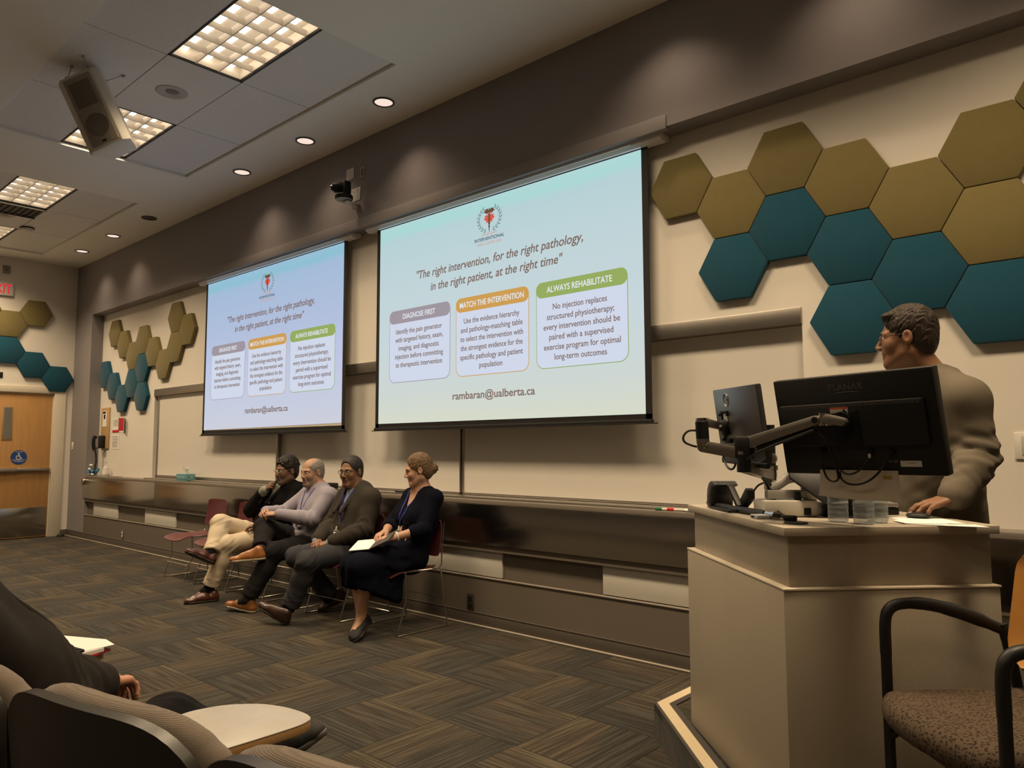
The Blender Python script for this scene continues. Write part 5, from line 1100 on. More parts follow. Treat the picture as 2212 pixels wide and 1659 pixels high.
def hair_short(F, T, R, s, thick=.007, front=.062, bald=False, volume=0.0, curly=0, w=1.0, burn=-.03, nape=-.070, tuft=0, fz=.004, strand=.0016):
    """hair over the skull: receding behind the temples, sideburns, free ears, nape"""
    A = R.T
    F.ell(T(0, -.020, .038+volume*.5), [(.077*w+thick)*s, (.097+thick)*s, (.086+thick+volume*.6)*s], A, .0)
    F.ell(T(0, -.055, -.018), [(.062*w+thick)*s, (.056+thick*.6)*s, .072*s], A, .03)
    if tuft: F.ell(T(-.012, .056, .098), [.050*s, .030*s, .017*s], A, .02)
    if curly:
        rn = random.Random(3)
        for i in range(150):
            th, ph = rn.uniform(0, 6.283), rn.uniform(-.1, 1.45); q = T((.074*w+thick)*math.cos(th)*math.cos(ph), -.020+(.094+thick)*math.sin(th)*math.cos(ph), .038+(.086+thick+volume*.7)*math.sin(ph)); F.ell(q, [rn.uniform(.009, .014)*s]*3, None, .006)
    F.half(T(0, 0, nape), -R[:, 2]+R[:, 1]*.5, .008)
    F.ell(T(0, .125, fz-.012), [.0735*s, .092*s, .088*s], A, .007, True)                      # forehead and face
    F.half(T(0, .036, .0), R[:, 1]-R[:, 2]*.62, .006)                                        # temples run back to the ears
    F.caps(T(-.2, .052, burn-.05), T(.2, .052, burn-.05), .052*s, None, .006, cut=True)       # end of the sideburns
    for g in (-1, 1): F.ell(T(g*.088, -.010, -.004), [.022*s, .023*s, .035*s], A, .005, True); F.ell(T(g*.08, .0, -.065), [.04*s, .06*s, .035*s], A, .006, True)
    if bald: F.ell(T(0, .035, .120), [.064*s, .110*s, .072*s], A, .010, True)
    F.folds(T(0, -.02, .05), .19, strand, R[:, 0]+.25*R[:, 2], 380, .7); F.folds(T(0, -.02, .05), .19, strand*.7, R[:, 0]-.3*R[:, 1], 640, 1.9)
def surf(Fs, p, d, reach=.30):
    """first free point beyond the outermost of the given surfaces, marching out along d"""
    d = unit(d); best = None
    for t in np.arange(reach, -.14, -.003):
        q = V3(p)+d*t
        for F in Fs:
            ix = [int(np.clip(np.searchsorted(F.ax[a], q[a])-1, 0, len(F.ax[a])-1)) for a in range(3)]
            if F.F[ix[0], ix[1], ix[2]] < .0: return q+d*.006
    return V3(p)
def bounds(J, pad=.22):
    pts = np.array([V3(J[k]) for k in J if k in ('pel', 'chest', 'neck', 'head', 'shL', 'shR', 'elL', 'elR', 'wrL', 'wrR', 'hipL', 'hipR', 'knL', 'knR', 'anL', 'anR')]); return pts.min(0)-pad, pts.max(0)+pad
def box_of(pts, pad):
    q = np.array([V3(p) for p in pts]); return q.min(0)-pad, q.max(0)+pad
# ---------------------------------------------------------------- the people
def make_body(J, par, smat, lips, beardm, hands, hd, sc=1.0, female=False, beard=False, base=.012, fh=.0042, fhand=.0042, nr=.056, feet=True, armr=None, legr=None, belly=0.0, e=0.0, hipr=.098):
    lo, hi = bounds(J); R = head_frame(J['hf'], J.get('hu', (0, 0, 1))); c = V3(J['head']); fine = [(c-.135, c+.135, fh)]
    for h in hands: q = V3(h[0])+unit(h[1])*.085; fine.append((q-.10, q+.10, fhand))
    F = Field(lo, hi, base, fine); T = add_head(F, c, R, sc, female, J['neck'], nr)
    add_torso(F, J, e, belly=belly, hipr=hipr)
    for g in 'LR': add_arm(F, J, g, 0, 1.0, r=armr or (.052, .041, .034, .026)); add_leg(F, J, g, 0, 1.0, r=legr or (.080, .056, .050, .034))
    if feet:
        for g in 'LR': F.caps(J['an'+g], J['to'+g], .034, .022, .02)
    for h in hands: add_hand(F, *h[:4], **(h[4] if len(h) > 4 else {}))
    o = F.build('body', [smat, lips, beardm], par, face_slots(T, R, c, sc, beard)); return T, R, o
def eyes(T, R, par, gaze=None, sc=1.0, w=1.0):
    g = Vector(R[:, 1]) if gaze is None else Vector(gaze)
    for s_ in (-1, 1): eyeobj(None, tuple(T(s_*.0315*w, .0745, .0045)), g, .0125*sc, par, IRIS)
def field_for(keys, J, pad, base, fine=()): lo, hi = box_of([J[k] for k in keys], pad); return Field(lo, hi, base, fine)
TOR = ('pel', 'chest', 'neck', 'shL', 'shR', 'elL', 'elR', 'wrL', 'wrR', 'hipL', 'hipR'); LEG = ('pel', 'hipL', 'hipR', 'knL', 'knR', 'anL', 'anR')
def shirt(J, mat, par, e=.013, to=.97, base=.010, belly=0.0, name='shirt', arms=True, collar=True, hem=None, nk=.070):
    F = field_for(TOR, J, .19, base); add_torso(F, J, e, belly=belly)
    if arms:
        for g in 'LR': add_arm(F, J, g, e, to)
    N, up, fw, lat = V3(J['neck']), J['_up'], J['_fw'], J['_lat']
    nd = unit(V3(J['head'])-N)
    if collar:
        n = 18; ring = [N+nd*(.012+.016*math.cos(2*math.pi*i/n+math.pi))+(fw*math.cos(2*math.pi*i/n)+lat*math.sin(2*math.pi*i/n))*(nk-.002) for i in range(n+1)]
        F.chain(ring, [.014]*(n+1), .008)
        for g in (-1, 1): F.caps(N+fw*(nk+.004)+lat*g*.012+nd*-.004, N+fw*(nk+.012)+lat*g*.045-nd*.035, .010, .006, .008)
    F.caps(N-up*.02, N+nd*.12, nk-.012, nk-.008, .006, cut=True)
    if hem is not None: F.half(hem[0], hem[1], .01)
    for g in 'LR':
        F.folds(J['el'+g], .16, .004, V3(J['wr'+g])-V3(J['sh'+g]), 95, 1+ord(g)); F.folds(J['sh'+g], .13, .0025, up, 80, ord(g))
    F.folds(lerp(J['pel'], J['chest'], .45)+fw*.1, .2, .005, up+lat*.3, 70, 3); J.setdefault('_F', []).append(F); return F.build(name, mat, par)
def jacket(J, mat, par, e=.028, to=.93, base=.010, belly=0.0, skirt=.16, v=(.055, .40), name='jacket', lap=None):
    F = field_for(TOR, J, .22, base); add_torso(F, J, e, belly=belly, k=.08)
    for g in 'LR': add_arm(F, J, g, e-.006, to, r=(.060, .048, .041, .032))
    N, up, fw, lat = V3(J['neck']), J['_up'], J['_fw'], J['_lat']; P, C = V3(J['pel']), V3(J['chest']); nd = unit(V3(J['head'])-N)
    for g, s_ in (('L', 1), ('R', -1)):
        F.caps(P+lat*s_*.07+up*.05, P+lat*s_*(.085)-up*skirt+fw*.0, .112+e*.6, .118+e*.6, .06)
        F.caps(N-up*.02+lat*s_*.05, V3(J['sh'+g])+up*.012, .052+e*.4, .050+e*.4, .05)                       # padded shoulder
    n = 14; ring = [N+nd*(.006-.014*math.cos(2*math.pi*i/n))+(fw*math.cos(2*math.pi*i/n)+lat*math.sin(2*math.pi*i/n))*.083 for i in range(n+1)]
    F.chain(ring[3:12], [.018]*9, .012)
    B = lerp(P, C, v[1])+fw*(.155+e+belly*.5)
    for g in ((-1, 1) if lap != 0 else ()): F.caps(N+fw*.075+lat*g*.075+up*.0, lerp(N+fw*.10+lat*g*.07, B, .55)+fw*.035+lat*g*.02, .020, .024, .016, (fw, 1.8))   # lapels
    t0 = N+fw*.085+up*.02
    F.caps(t0, B+fw*.03, v[0], .012, .006, cut=True); F.caps(t0+fw*.06, B+fw*.09, v[0]+.015, .012, .006, cut=True)
    F.caps(B+fw*.03, P-up*.16+fw*.24, .008, .07, .006, cut=True)
    F.caps(N-up*.03, N+nd*.14, .060, .062, .004, cut=True)
    F.half(P-up*(skirt+.02), -up, .01)
    for g in 'LR':
        F.folds(J['el'+g], .17, .0055, V3(J['wr'+g])-V3(J['sh'+g]), 85, 1+ord(g)); F.folds(lerp(J['el'+g], J['wr'+g], .6), .12, .003, V3(J['wr'+g])-V3(J['el'+g]), 100, 2)
    F.folds(lerp(P, C, .3)+lat*.12, .2, .005, up+fw*.4, 60, 3); F.folds(lerp(P, C, .3)-lat*.12, .2, .005, up-fw*.4, 60, 5); J.setdefault('_F', []).append(F); return F.build(name, mat, par)
def trousers(J, mat, par, e=.018, to=.93, base=.010, top=.10, legr=(.088, .064, .058, .046)):
    P = V3(J['pel']); up = J['_up']; fw = J['_fw']; out = None
    for g, s_ in (('L', 1), ('R', -1)):
        F = field_for(LEG, J, .19, base); F.caps(J['hipR'], J['hipL'], .100+e*.6, None, .05); F.caps(P, P+up*top, .105+e*.5, .100+e*.5, .06, (fw, 1.15))
        for q in (1, -1): F.caps(P+J['_lat']*q*.05, P+J['_lat']*q*.055+up*top, .098+e*.5, .094+e*.5, .05)
        add_leg(F, J, g, e, 1.0, r=legr); F.half(P+up*(top+.045), up, .006); k_, a_, h_ = V3(J['kn'+g]), V3(J['an'+g]), V3(J['hip'+g])
        F.half(lerp(k_, a_, to), a_-k_, .004, *box_of([lerp(k_, a_, .75), a_+unit(a_-k_)*.08], .10)); F.folds(k_, .16, .005, unit(a_-k_)-unit(k_-h_), 75, ord(g)); F.folds(lerp(h_, k_, .3), .2, .006, unit(k_-h_)+J['_lat']*.5, 55, 4); F.folds(lerp(k_, a_, .8), .14, .003, a_-k_, 90, 2)
        if out is None: out = F
        else: h = np.maximum(.012-np.abs(out.F-F.F), 0)/.012; out.F = np.minimum(out.F, F.F)-h*h*.003
    J.setdefault('_F', []).append(out); return out.build('trousers', mat, par)
def sock(J, g, mat, par, to=.72, r=(.052, .043), base=.007):
    F = field_for(('an'+g, 'to'+g), J, .20, base); k_, a_ = V3(J['kn'+g]), V3(J['an'+g]); F.caps(lerp(k_, a_, to), a_, r[0], r[1], .02); F.caps(a_, lerp(a_, J['to'+g], .4), r[1], r[1]-.004, .02); return F.build('sock', mat, par)
def hair_obj(T, R, c, mat, par, sc=1.0, base=.0042, extra=None, **kw):
    F = Field(V3(c)-.16, V3(c)+.16, base); hair_short(F, T, R, sc, **kw)
    if extra: extra(F)
    return F.build('hair', mat, par)
HBLK = hairmat('black hair', (.007, .006, .005), (.018, .015, .013)); HGREY = hairmat('grey hair', (.15, .14, .13), (.30, .28, .26)); HDK = hairmat('dark greying hair', (.012, .010, .009), (.040, .035, .031)); HBRN = hairmat('dark blonde hair', (.10, .058, .030), (.19, .120, .065)); HSP = hairmat('dark brown hair', (.014, .009, .007), (.045, .032, .024))
LEATH = lambda n, c: M(n, c, .32, var=.25, scale=14, spec=.5, bump=.1, bscale=90)
SOLEB = M('dark sole', (.03, .025, .02), .7); SOLEP = M('pale sole', (.36, .30, .23), .7)
# ---- man in the black blazer and cream trousers
SK1 = skin('deep brown skin', (.155, .080, .048)); LP1 = skin('deep lips', (.12, .052, .042)); BR1 = skin('deep greying beard', (.13, .085, .062))
J = dict(pel=(-6.76, -.40, .555), chest=(-6.68, -.30, .86), neck=(-6.62, -.27, 1.035), head=(-6.555, -.325, 1.172), hf=(.02, -.99, -.08), fwd=(0, -1, .1), shL=(-6.445, -.25, .975), shR=(-6.80, -.27, .965), elL=(-6.40, -.40, .73), wrL=(-6.60, -.56, .67),
         elR=(-6.935, -.47, .785), wrR=(-6.70, -.475, .985), hipL=(-6.68, -.42, .54), hipR=(-6.85, -.42, .54), knL=(-6.70, -.84, .505), anL=(-6.785, -.955, .11), toL=(-6.775, -1.10, .045), knR=(-6.83, -.845, .69), anR=(-6.685, -1.0, .435), toR=(-6.70, -1.12, .45))
t = thing('person', 'man in black blazer and cream trousers, legs crossed, hand at his mouth', 'person', (-6.78, -.42, 0))
T, R, o = make_body(J, t, SK1, LP1, BR1, [(J['wrR'], (.70, .26, .62), (-.45, -.85, .15), (.25, .35, .85), dict(curl=((.5, 1.2, .7), (.7, 1.3, .8), (.8, 1.3, .8), (.9, 1.3, .8)), th=.35)), (J['wrL'], (-.75, -.62, -.1), (0, -.2, 1), (-.3, -.9, 0))], None, sc=1.04, beard=True)
eyes(T, R, t, (-.1, -1, -.05), 1.04); brows(T, t, HBLK); glasses(T, R, M('gold frame', (.62, .50, .34), .25, .9), t)
hair_obj(T, R, J['head'], HBLK, t, 1.04, thick=.009, volume=.016, curly=1, fz=.020)
shirt(J, cloth('sage shirt', (.26, .29, .25)), t, to=1.02); jacket(J, cloth('black blazer wool', (.008, .0075, .008)), t, to=.80, v=(.062, .34)); trousers(J, cloth('cream chino', (.60, .50, .37), var=.05), t)
DKS = cloth('black sock', (.012, .012, .014)); OX = LEATH('oxblood leather', (.075, .022, .014))
for g in 'LR': sock(J, g, DKS, t)
shoe_mesh((-6.735, -.885, .004), (-6.785, -1.185, .008), (0, 0, 1), OX, SOLEB, t, J['anL'], kind='loafer'); shoe_mesh((-6.645, -.985, .345), (-6.715, -1.225, .475), (-.15, .35, .9), OX, SOLEB, t, J['anR'], kind='loafer')
# ---- man in the lavender shirt
SK2 = skin('light tan skin', (.40, .235, .155)); LP2 = skin('tan lips', (.34, .165, .125)); BR2 = skin('grey stubble', (.27, .19, .145))
J = dict(pel=(-6.04, -.40, .56), chest=(-6.05, -.31, .86), neck=(-6.055, -.275, 1.03), head=(-6.085, -.345, 1.168), hf=(.10, -.99, -.10), fwd=(-.12, -1, .05), shL=(-5.865, -.305, .965), shR=(-6.24, -.27, .965), elL=(-5.835, -.50, .765), wrL=(-6.03, -.715, .815),
         elR=(-6.36, -.47, .79), wrR=(-6.265, -.705, .825), hipL=(-5.96, -.41, .54), hipR=(-6.13, -.41, .54), knL=(-5.955, -.80, .50), anL=(-6.055, -.975, .115), toL=(-6.19, -1.02, .05), knR=(-6.20, -.755, .69), anR=(-5.985, -.905, .525), toR=(-6.05, -1.03, .47))
t = thing('person', 'grey-haired balding man in lavender shirt, hands clasped on his crossed knee', 'person', (-6.05, -.42, 0))
T, R, o = make_body(J, t, SK2, LP2, BR2, [(J['wrL'], (-.80, -.55, .05), (-.35, -.55, .8), (-.2, .1, 1), dict(curl=(.5, .55, .6, .6), th=.25)), (J['wrR'], (.62, -.76, -.02), (-.5, -.35, .8), (.3, .2, 1), dict(curl=(.6, .6, .6, .6), th=.25))], None, sc=1.05, beard=True, belly=.02)
eyes(T, R, t, (-.15, -1, -.1), 1.05); brows(T, t, HGREY, .003)
hair_obj(T, R, J['head'], HGREY, t, 1.05, thick=.005, bald=True)
shirt(J, cloth('lavender shirt', (.31, .29, .35), wv=500, var=.06), t, to=.96, belly=.03, e=.018); DKT = cloth('charcoal trousers', (.019, .018, .019)); trousers(J, DKT, t, top=.07)
b = MB(); up, fw, lat = Vector(J['_up']), Vector(J['_fw']), Vector(J['_lat']); pc = Vector(J['pel'])+up*.115
b.tube([pc+fw*.128*math.cos(a)+lat*.172*math.sin(a) for a in [2*math.pi*i/28 for i in range(28)]], .017, 8, closed=True, flat=(tuple(fw), 1)); bl = b.build('belt', M('dark belt leather', (.035, .025, .018), .4), t)
b = MB(); b.box((-.022, -.018, .140), (.022, .018, .150), .003, basis(lat, up, fw, pc)); b.build('buckle', M('dull buckle', (.25, .22, .18), .3, 1.0), bl)
lanyard(t, [V3(J['neck'])+J['_lat']*.062-J['_fw']*.01+J['_up']*.02, V3(J['neck'])+J['_lat']*.075+J['_fw']*.085-J['_up']*.03, V3(J['chest'])+J['_fw']*.145+J['_lat']*.035, lerp(J['pel'], J['chest'], .55)+J['_fw']*.155], None, J['_fw'], BLUEL, Fs=J['_F'][:1])
lanyard(t, [V3(J['neck'])-J['_lat']*.062-J['_fw']*.01+J['_up']*.02, V3(J['neck'])-J['_lat']*.075+J['_fw']*.085-J['_up']*.03, V3(J['chest'])+J['_fw']*.145-J['_lat']*.02, lerp(J['pel'], J['chest'], .55)+J['_fw']*.155], None, J['_fw'], BLUEL, Fs=J['_F'][:1])
GS = cloth('charcoal sock', (.035, .033, .034)); TANL = LEATH('tan leather', (.27, .105, .032))
for g in 'LR': sock(J, g, GS, t, r=(.050, .042))
shoe_mesh((-5.985, -.935, .004), (-6.29, -1.045, .040), (0, 0, 1), TANL, SOLEP, t, J['anL']); shoe_mesh((-5.925, -.885, .452), (-6.105, -1.125, .432), (-.05, .05, 1), TANL, SOLEP, t, J['anR'])
# ---- man in the grey jacket
SK3 = skin('brown skin', (.225, .118, .068)); LP3 = skin('brown lips', (.19, .085, .065))
J = dict(pel=(-5.40, -.40, .56), chest=(-5.39, -.33, .87), neck=(-5.385, -.315, 1.045), head=(-5.425, -.385, 1.186), hf=(.30, -.94, -.06), fwd=(-.10, -1, .05), shL=(-5.195, -.345, .965), shR=(-5.575, -.315, .965), elL=(-5.15, -.435, .715), wrL=(-5.295, -.665, .625),
         elR=(-5.63, -.45, .72), wrR=(-5.50, -.665, .625), hipL=(-5.30, -.42, .54), hipR=(-5.48, -.42, .54), knL=(-5.255, -.915, .50), anL=(-5.415, -.965, .125), toL=(-5.50, -1.03, .11), knR=(-5.545, -.83, .50), anR=(-5.56, -.475, .125), toR=(-5.59, -.53, .05))
t = thing('person', 'man in grey jacket and blue shirt with dark glasses, hands clasped between his knees', 'person', (-5.4, -.42, 0))
T, R, o = make_body(J, t, SK3, LP3, SK3, [(J['wrL'], (-.78, -.58, -.2), (-.1, -.45, .85), (-.4, .6, .3), dict(curl=(.5, .5, .55, .6), th=.25)), (J['wrR'], (.70, -.70, -.2), (-.1, -.4, .85), (.4, .6, .3), dict(curl=(.5, .5, .5, .5), th=.25))], None, sc=1.05, belly=.02)
eyes(T, R, t, (.35, -.93, 0), 1.05); brows(T, t, HBLK, .0036); glasses(T, R, M('dark frame', (.015, .013, .012), .3), t)
hair_obj(T, R, J['head'], HDK, t, 1.05, thick=.006, volume=.006, fz=.026)
BLUES = cloth('light blue shirt', (.33, .42, .56), var=.05); shirt(J, BLUES, t, to=1.0, belly=.02); jacket(J, cloth('taupe grey jacket wool', (.046, .040, .034)), t, belly=.02, v=(.058, .25)); trousers(J, cloth('slate denim', (.048, .049, .056)), t)
fwv, latv, upv = J['_fw'], J['_lat'], J['_up']; bd = lerp(J['pel'], J['chest'], .36)+fwv*.185+latv*.03
for s_ in (1, -1): lanyard(t, [V3(J['neck'])+latv*.068*s_-fwv*.01+upv*.025, V3(J['neck'])+latv*.07*s_+fwv*.085-upv*.03, V3(J['chest'])+fwv*.165+latv*(.03*s_+.015), bd+upv*.05], (tuple(bd) if s_ == 1 else None), fwv, BLUEL, Fs=J['_F'][:2])
BRL = LEATH('dark brown leather', (.040, .020, .013))
for g in 'LR': sock(J, g, DKS, t)
shoe_mesh((-5.385, -.985, .006), (-5.605, -1.125, .150), (.35, -.05, .9), BRL, SOLEB, t, J['anL']); shoe_mesh((-5.525, -.335, .105), (-5.605, -.565, .006), (0, -.5, .8), BRL, SOLEB, t, J['anR'])
# ---- woman in the dark dress
SKW = skin('fair skin', (.47, .27, .185)); LPW = skin('rose lips', (.42, .16, .13))
J = dict(pel=(-4.655, -.40, .56), chest=(-4.62, -.31, .86), neck=(-4.605, -.275, 1.055), head=(-4.60, -.335, 1.213), hf=(-.60, -.77, -.20), fwd=(-.10, -1, .05), shL=(-4.455, -.29, 1.0), shR=(-4.765, -.26, 1.0), elL=(-4.425, -.42, .765), wrL=(-4.53, -.615, .72),
         elR=(-4.84, -.42, .775), wrR=(-4.70, -.575, .745), hipL=(-4.58, -.42, .545), hipR=(-4.74, -.42, .545), knL=(-4.585, -.86, .52), anL=(-4.705, -.785, .125), toL=(-4.63, -.90, .045), knR=(-4.74, -.84, .52), anR=(-4.745, -.765, .115), toR=(-4.66, -.90, .04), cw=.9)
t = thing('person', 'woman in dark navy dress with hair in a low bun, looking down left', 'person', (-4.66, -.42, 0))
T, R, o = make_body(J, t, SKW, LPW, SKW, [(J['wrL'], (-.55, -.80, -.12), (.1, -.35, .9), (-.6, .3, .3), dict(curl=(.3, .35, .4, .4), th=.3)), (J['wrR'], (.28, -.95, -.12), (-.1, -.35, .9), (.6, .2, .3), dict(curl=(.3, .35, .4, .4), th=.3))], None, sc=1.0, female=True, nr=.047, armr=(.046, .038, .031, .023), legr=(.080, .056, .050, .031))
brows(T, t, HBRN, .0026)
for s_ in (-1, 1):
    b = MB(); b.tube([T(s_*.0205, .0865, .003), T(s_*.031, .0885, -.0005), T(s_*.041, .0795, .002)], .0019, 6, smooth=1); b.build('eyelashes', HBLK, t)
def bun(F):
    F.ell(T(0, -.125, -.010), [.040, .034, .038], R.T, .012); F.folds(T(0, -.125, -.01), .075, .0045, R[:, 2]+R[:, 0]*.5, 260, 1); F.ell(T(0, -.085, -.01), [.05, .05, .05], R.T, .02)
hair_obj(T, R, J['head'], HBRN, t, 1.0, thick=.009, volume=.008, extra=bun, w=.94, burn=-.0, fz=.022, strand=.0028)
b = MB(); b.sph(T(-.079, -.006, -.040), .0042, 10); b.sph(T(.079, -.006, -.040), .0042, 10); b.build('earring', M('pearl', (.7, .68, .62), .2, spec=.6), t)
NAVY = cloth('dark navy dress', (.0045, .0055, .012), var=.2)
F = field_for(TOR+('knL', 'knR', 'anL'), J, .22, .010); add_torso(F, J, .014); fw, lat, up = J['_fw'], J['_lat'], J['_up']
for s_ in (-1, 1): F.ell(V3(J['chest'])+fw*.085+lat*s_*.070-up*.035, [.062, .062, .062], None, .05)
for g in 'LR': add_arm(F, J, g, .012, .42, r=(.050, .042, .036, .03)); F.half(lerp(J['elL' if g == 'L' else 'elR'], J['wr'+g], .52), V3(J['wr'+g])-V3(J['el'+g]), .004, *box_of([lerp(J['el'+g], J['wr'+g], .6), J['wr'+g]], .05))
F.caps(J['hipL'], J['hipR'], .120, None, .06); F.caps(J['hipL'], J['knL'], .112, .088, .05); F.caps(J['hipR'], J['knR'], .112, .088, .05); F.caps(lerp(J['hipL'], J['hipR'], .5), lerp(J['knL'], J['knR'], .5), .10, .085, .06)
for x0, y0, x1, y1, r0, r1 in ((-4.585, -.86, -4.60, -.80, .085, .105), (-4.74, -.845, -4.72, -.82, .085, .105), (-4.66, -.85, -4.66, -.80, .085, .11), (-4.60, -.70, -4.59, -.69, .10, .10), (-4.58, -.60, -4.575, -.60, .085, .075)): F.caps((x0, y0, .52), (x1, y1, .27), r0, r1, .06)
F.half((-4.65, -.75, .298), (0, -.45, -1), .004)
for p_, d_, f_ in (((-4.62, -.70, .45), (1, .3, .25), 42), ((-4.70, -.85, .42), (1, -.3, .2), 48), ((-4.56, -.62, .55), (.6, .4, .7), 50)): F.folds(p_, .26, .008, d_, f_, 2)
F.folds(lerp(J['pel'], J['chest'], .4)+fw*.08, .2, .004, up+lat*.4, 70, 1); F.folds(J['elL'], .13, .004, V3(J['wrL'])-V3(J['shL']), 90, 1)
N_ = V3(J['neck']); F.caps(N_+fw*.03+up*.06, V3(J['chest'])+fw*.17-up*.01, .074, .012, .006, cut=True); F.caps(N_-up*.0, N_+up*.2, .066, .07, .004, cut=True); DRF = F; F.build('dress', NAVY, t)
bd = lerp(J['pel'], J['chest'], .52)+fw*.150-lat*.035
for s_ in (1, -1): lanyard(t, [N_+lat*.052*s_-fw*.015+up*.03, N_+lat*.058*s_+fw*.06-up*.02, V3(J['chest'])+fw*.138+lat*(.03*s_-.01), bd+up*.05], (tuple(bd) if s_ == 1 else None), fw, BLUEL, Fs=[DRF], card=M('grey badge card', (.34, .34, .32), .5), sz=(.06, .095))
b = MB(); wv = V3(J['wrL'])-unit(V3(J['wrL'])-V3(J['elL']))*.012; d_ = Vector(unit(V3(J['wrL'])-V3(J['elL']))); a_ = d_.orthogonal().normalized(); c_ = d_.cross(a_)
b.tube([Vector(wv)+a_*.030*math.cos(q)+c_*.030*math.sin(q) for q in [2*math.pi*i/20 for i in range(20)]], .009, 8, closed=True, flat=(tuple(a_), 1)); w_ = b.build('watch_band', M('pale watch band', (.66, .62, .56), .5), t)
BKF = M('black shoe fabric', (.012, .011, .012), .8)
shoe_mesh((-4.70, -.715, .085), (-4.545, -.965, .004), (-.25, -.3, .9), BKF, SOLEB, t, J['anL'], kind='flat', lace=False, wid=.92); shoe_mesh((-4.76, -.705, .075), (-4.60, -.95, .004), (-.2, -.25, .9), BKF, SOLEB, t, J['anR'], kind='flat', lace=False, wid=.92)
NB = basis(unit((.80, .55, .10)), unit((-.55, .80, .22)), unit(np.cross((.80, .55, .10), (-.55, .80, .22))), (-4.625, -.745, .668))
t = thing('notebook', 'open notebook with white page and dark cover on the woman\'s lap', 'notebook', (-4.625, -.745, .655), rot=NB.to_3x3())
b = MB(); b.box((-.16, -.11, 0), (-.002, .11, .007), .002, NB); b.build('page', PAPER, t)
b = MB(); b.box((0, -.11, 0), (.165, .11, .006), .002, NB @ Matrix.Rotation(-.34, 4, 'Y')); b.build('cover', M('dark grey notebook cover', (.06, .055, .05), .5), t)
# ---- standing man at the lectern
SKS = skin('warm brown skin', (.24, .122, .070)); LPS = skin('warm lips', (.20, .088, .066))
J = dict(pel=(-.80, -.765, 1.10), chest=(-.775, -.82, 1.42), neck=(-.775, -.865, 1.665), head=(-.862, -.905, 1.835), hf=(-.985, -.16, -.04), fwd=(-.93, -.36, 0), shL=(-.645, -.985, 1.565), shR=(-.785, -.64, 1.565), elL=(-.612, -.985, 1.355), wrL=(-.665, -1.145, 1.205),
         elR=(-.83, -.55, 1.33), wrR=(-.96, -.66, 1.19), hipL=(-.755, -.84, 1.08), hipR=(-.825, -.68, 1.08), knL=(-.69, -.83, .66), anL=(-.64, -.83, .25), toL=(-.77, -.88, .20), knR=(-.755, -.66, .66), anR=(-.71, -.63, .25), toR=(-.84, -.68, .20), cw=1.05)
t = thing('person', 'man with glasses in grey-brown jacket standing at the lectern, looking left', 'person', (-.70, -.74, HP))
T, R, o = make_body(J, t, SKS, LPS, SKS, [(J['wrL'], (-.74, -.62, -.26), (-.10, -.15, .98), (-.6, .75, 0), dict(curl=((.05, .42, .35), (.05, .42, .35), (.08, .45, .4), (.12, .5, .4)), spread=.11, th=.6, s=1.06)), (J['wrR'], (-.85, -.45, -.25), (0, 0, 1), (-.4, -.9, 0))], None, sc=1.0, base=.012, fh=.0030, fhand=.0032, belly=.03)
eyes(T, R, t, (-1, -.1, 0), 1.0); brows(T, t, HSP, .0042); glasses(T, R, M('thin steel frame', (.30, .28, .26), .25, 1.0), t, rim='none')
hair_obj(T, R, J['head'], HSP, t, 1.0, base=.003, thick=.007, volume=.014, tuft=1, nape=-.078, fz=.014, strand=.002)
shirt(J, cloth('pale blue shirt', (.40, .43, .56), var=.05), t, base=.008, to=1.0, belly=.03, nk=.074); jacket(J, cloth('grey brown jacket', (.155, .132, .102), var=.06), t, base=.008, belly=.03, skirt=.26, v=(.055, .3), to=.96); DKT2 = cloth('black trousers', (.010, .010, .010)); trousers(J, DKT2, t, base=.012, top=.12)
b = MB()
for i in range(3): q = lerp(J['elL'], J['wrL'], .80+.05*i)+V3((.045, .020, -.022)); b.sph(tuple(q), .0055, 10)
b.build('cuff_button', M('horn button', (.05, .04, .03), .3), t)
for g in 'LR': sock(J, g, DKS, t, base=.01)
for h_, t_, an in (((-.62, -.82, HP+.003), (-.90, -.925, HP+.003), J['anL']), ((-.68, -.62, HP+.003), (-.96, -.725, HP+.003), J['anR'])): shoe_mesh(h_, t_, (0, 0, 1), BRL, SOLEB, t, an, base=.008)
# ---------------------------------------------------------------- lecture seats in the foreground
def ribbed(name, rgb):
    t = NT(name); o = t.obj(); wv = t.n('ShaderNodeTexWave', wave_type='BANDS', bands_direction='Z'); t.l(o, wv.inputs[0]); wv.inputs['Scale'].default_value = 150; wv.inputs['Distortion'].default_value = .6; wv.inputs['Detail'].default_value = 2; wv.inputs['Detail Scale'].default_value = 3
    c = t.mix(wv.outputs[0], tuple(k*.78 for k in rgb), rgb); t.bsdf(c, .9, spec=.1, bump=wv.outputs[0], bstr=.25, bdist=.002, sheen=.2); return t.m
RIB = ribbed('ribbed grey brown upholstery', (.22, .18, .145)); SHELL = M('dark seat shell', (.022, .019, .017), .38, var=.1, spec=.5)
PLY = wood('ply edge', (.34, .19, .075), (.50, .31, .14), (2, 2, 60), .5)
def tabtop():
    t = NT('grey mottled laminate'); o = t.obj(); n = t.noise(o, 7, 3, .6); t.bsdf(t.ramp(n, [(.3, (.42, .40, .365)), (.7, (.50, .475, .435))]), .4, spec=.35); return t.m
TABT = tabtop()
TABP = [(-1.977, -3.419), (-1.995, -3.403), (-2.004, -3.345), (-1.983, -3.267), (-1.918, -3.198), (-1.84, -3.168), (-1.758, -3.160), (-1.716, -3.172), (-1.698, -3.214), (-1.696, -3.337), (-1.698, -3.458), (-1.770, -3.450), (-1.790, -3.425), (-1.800, -3.405)]
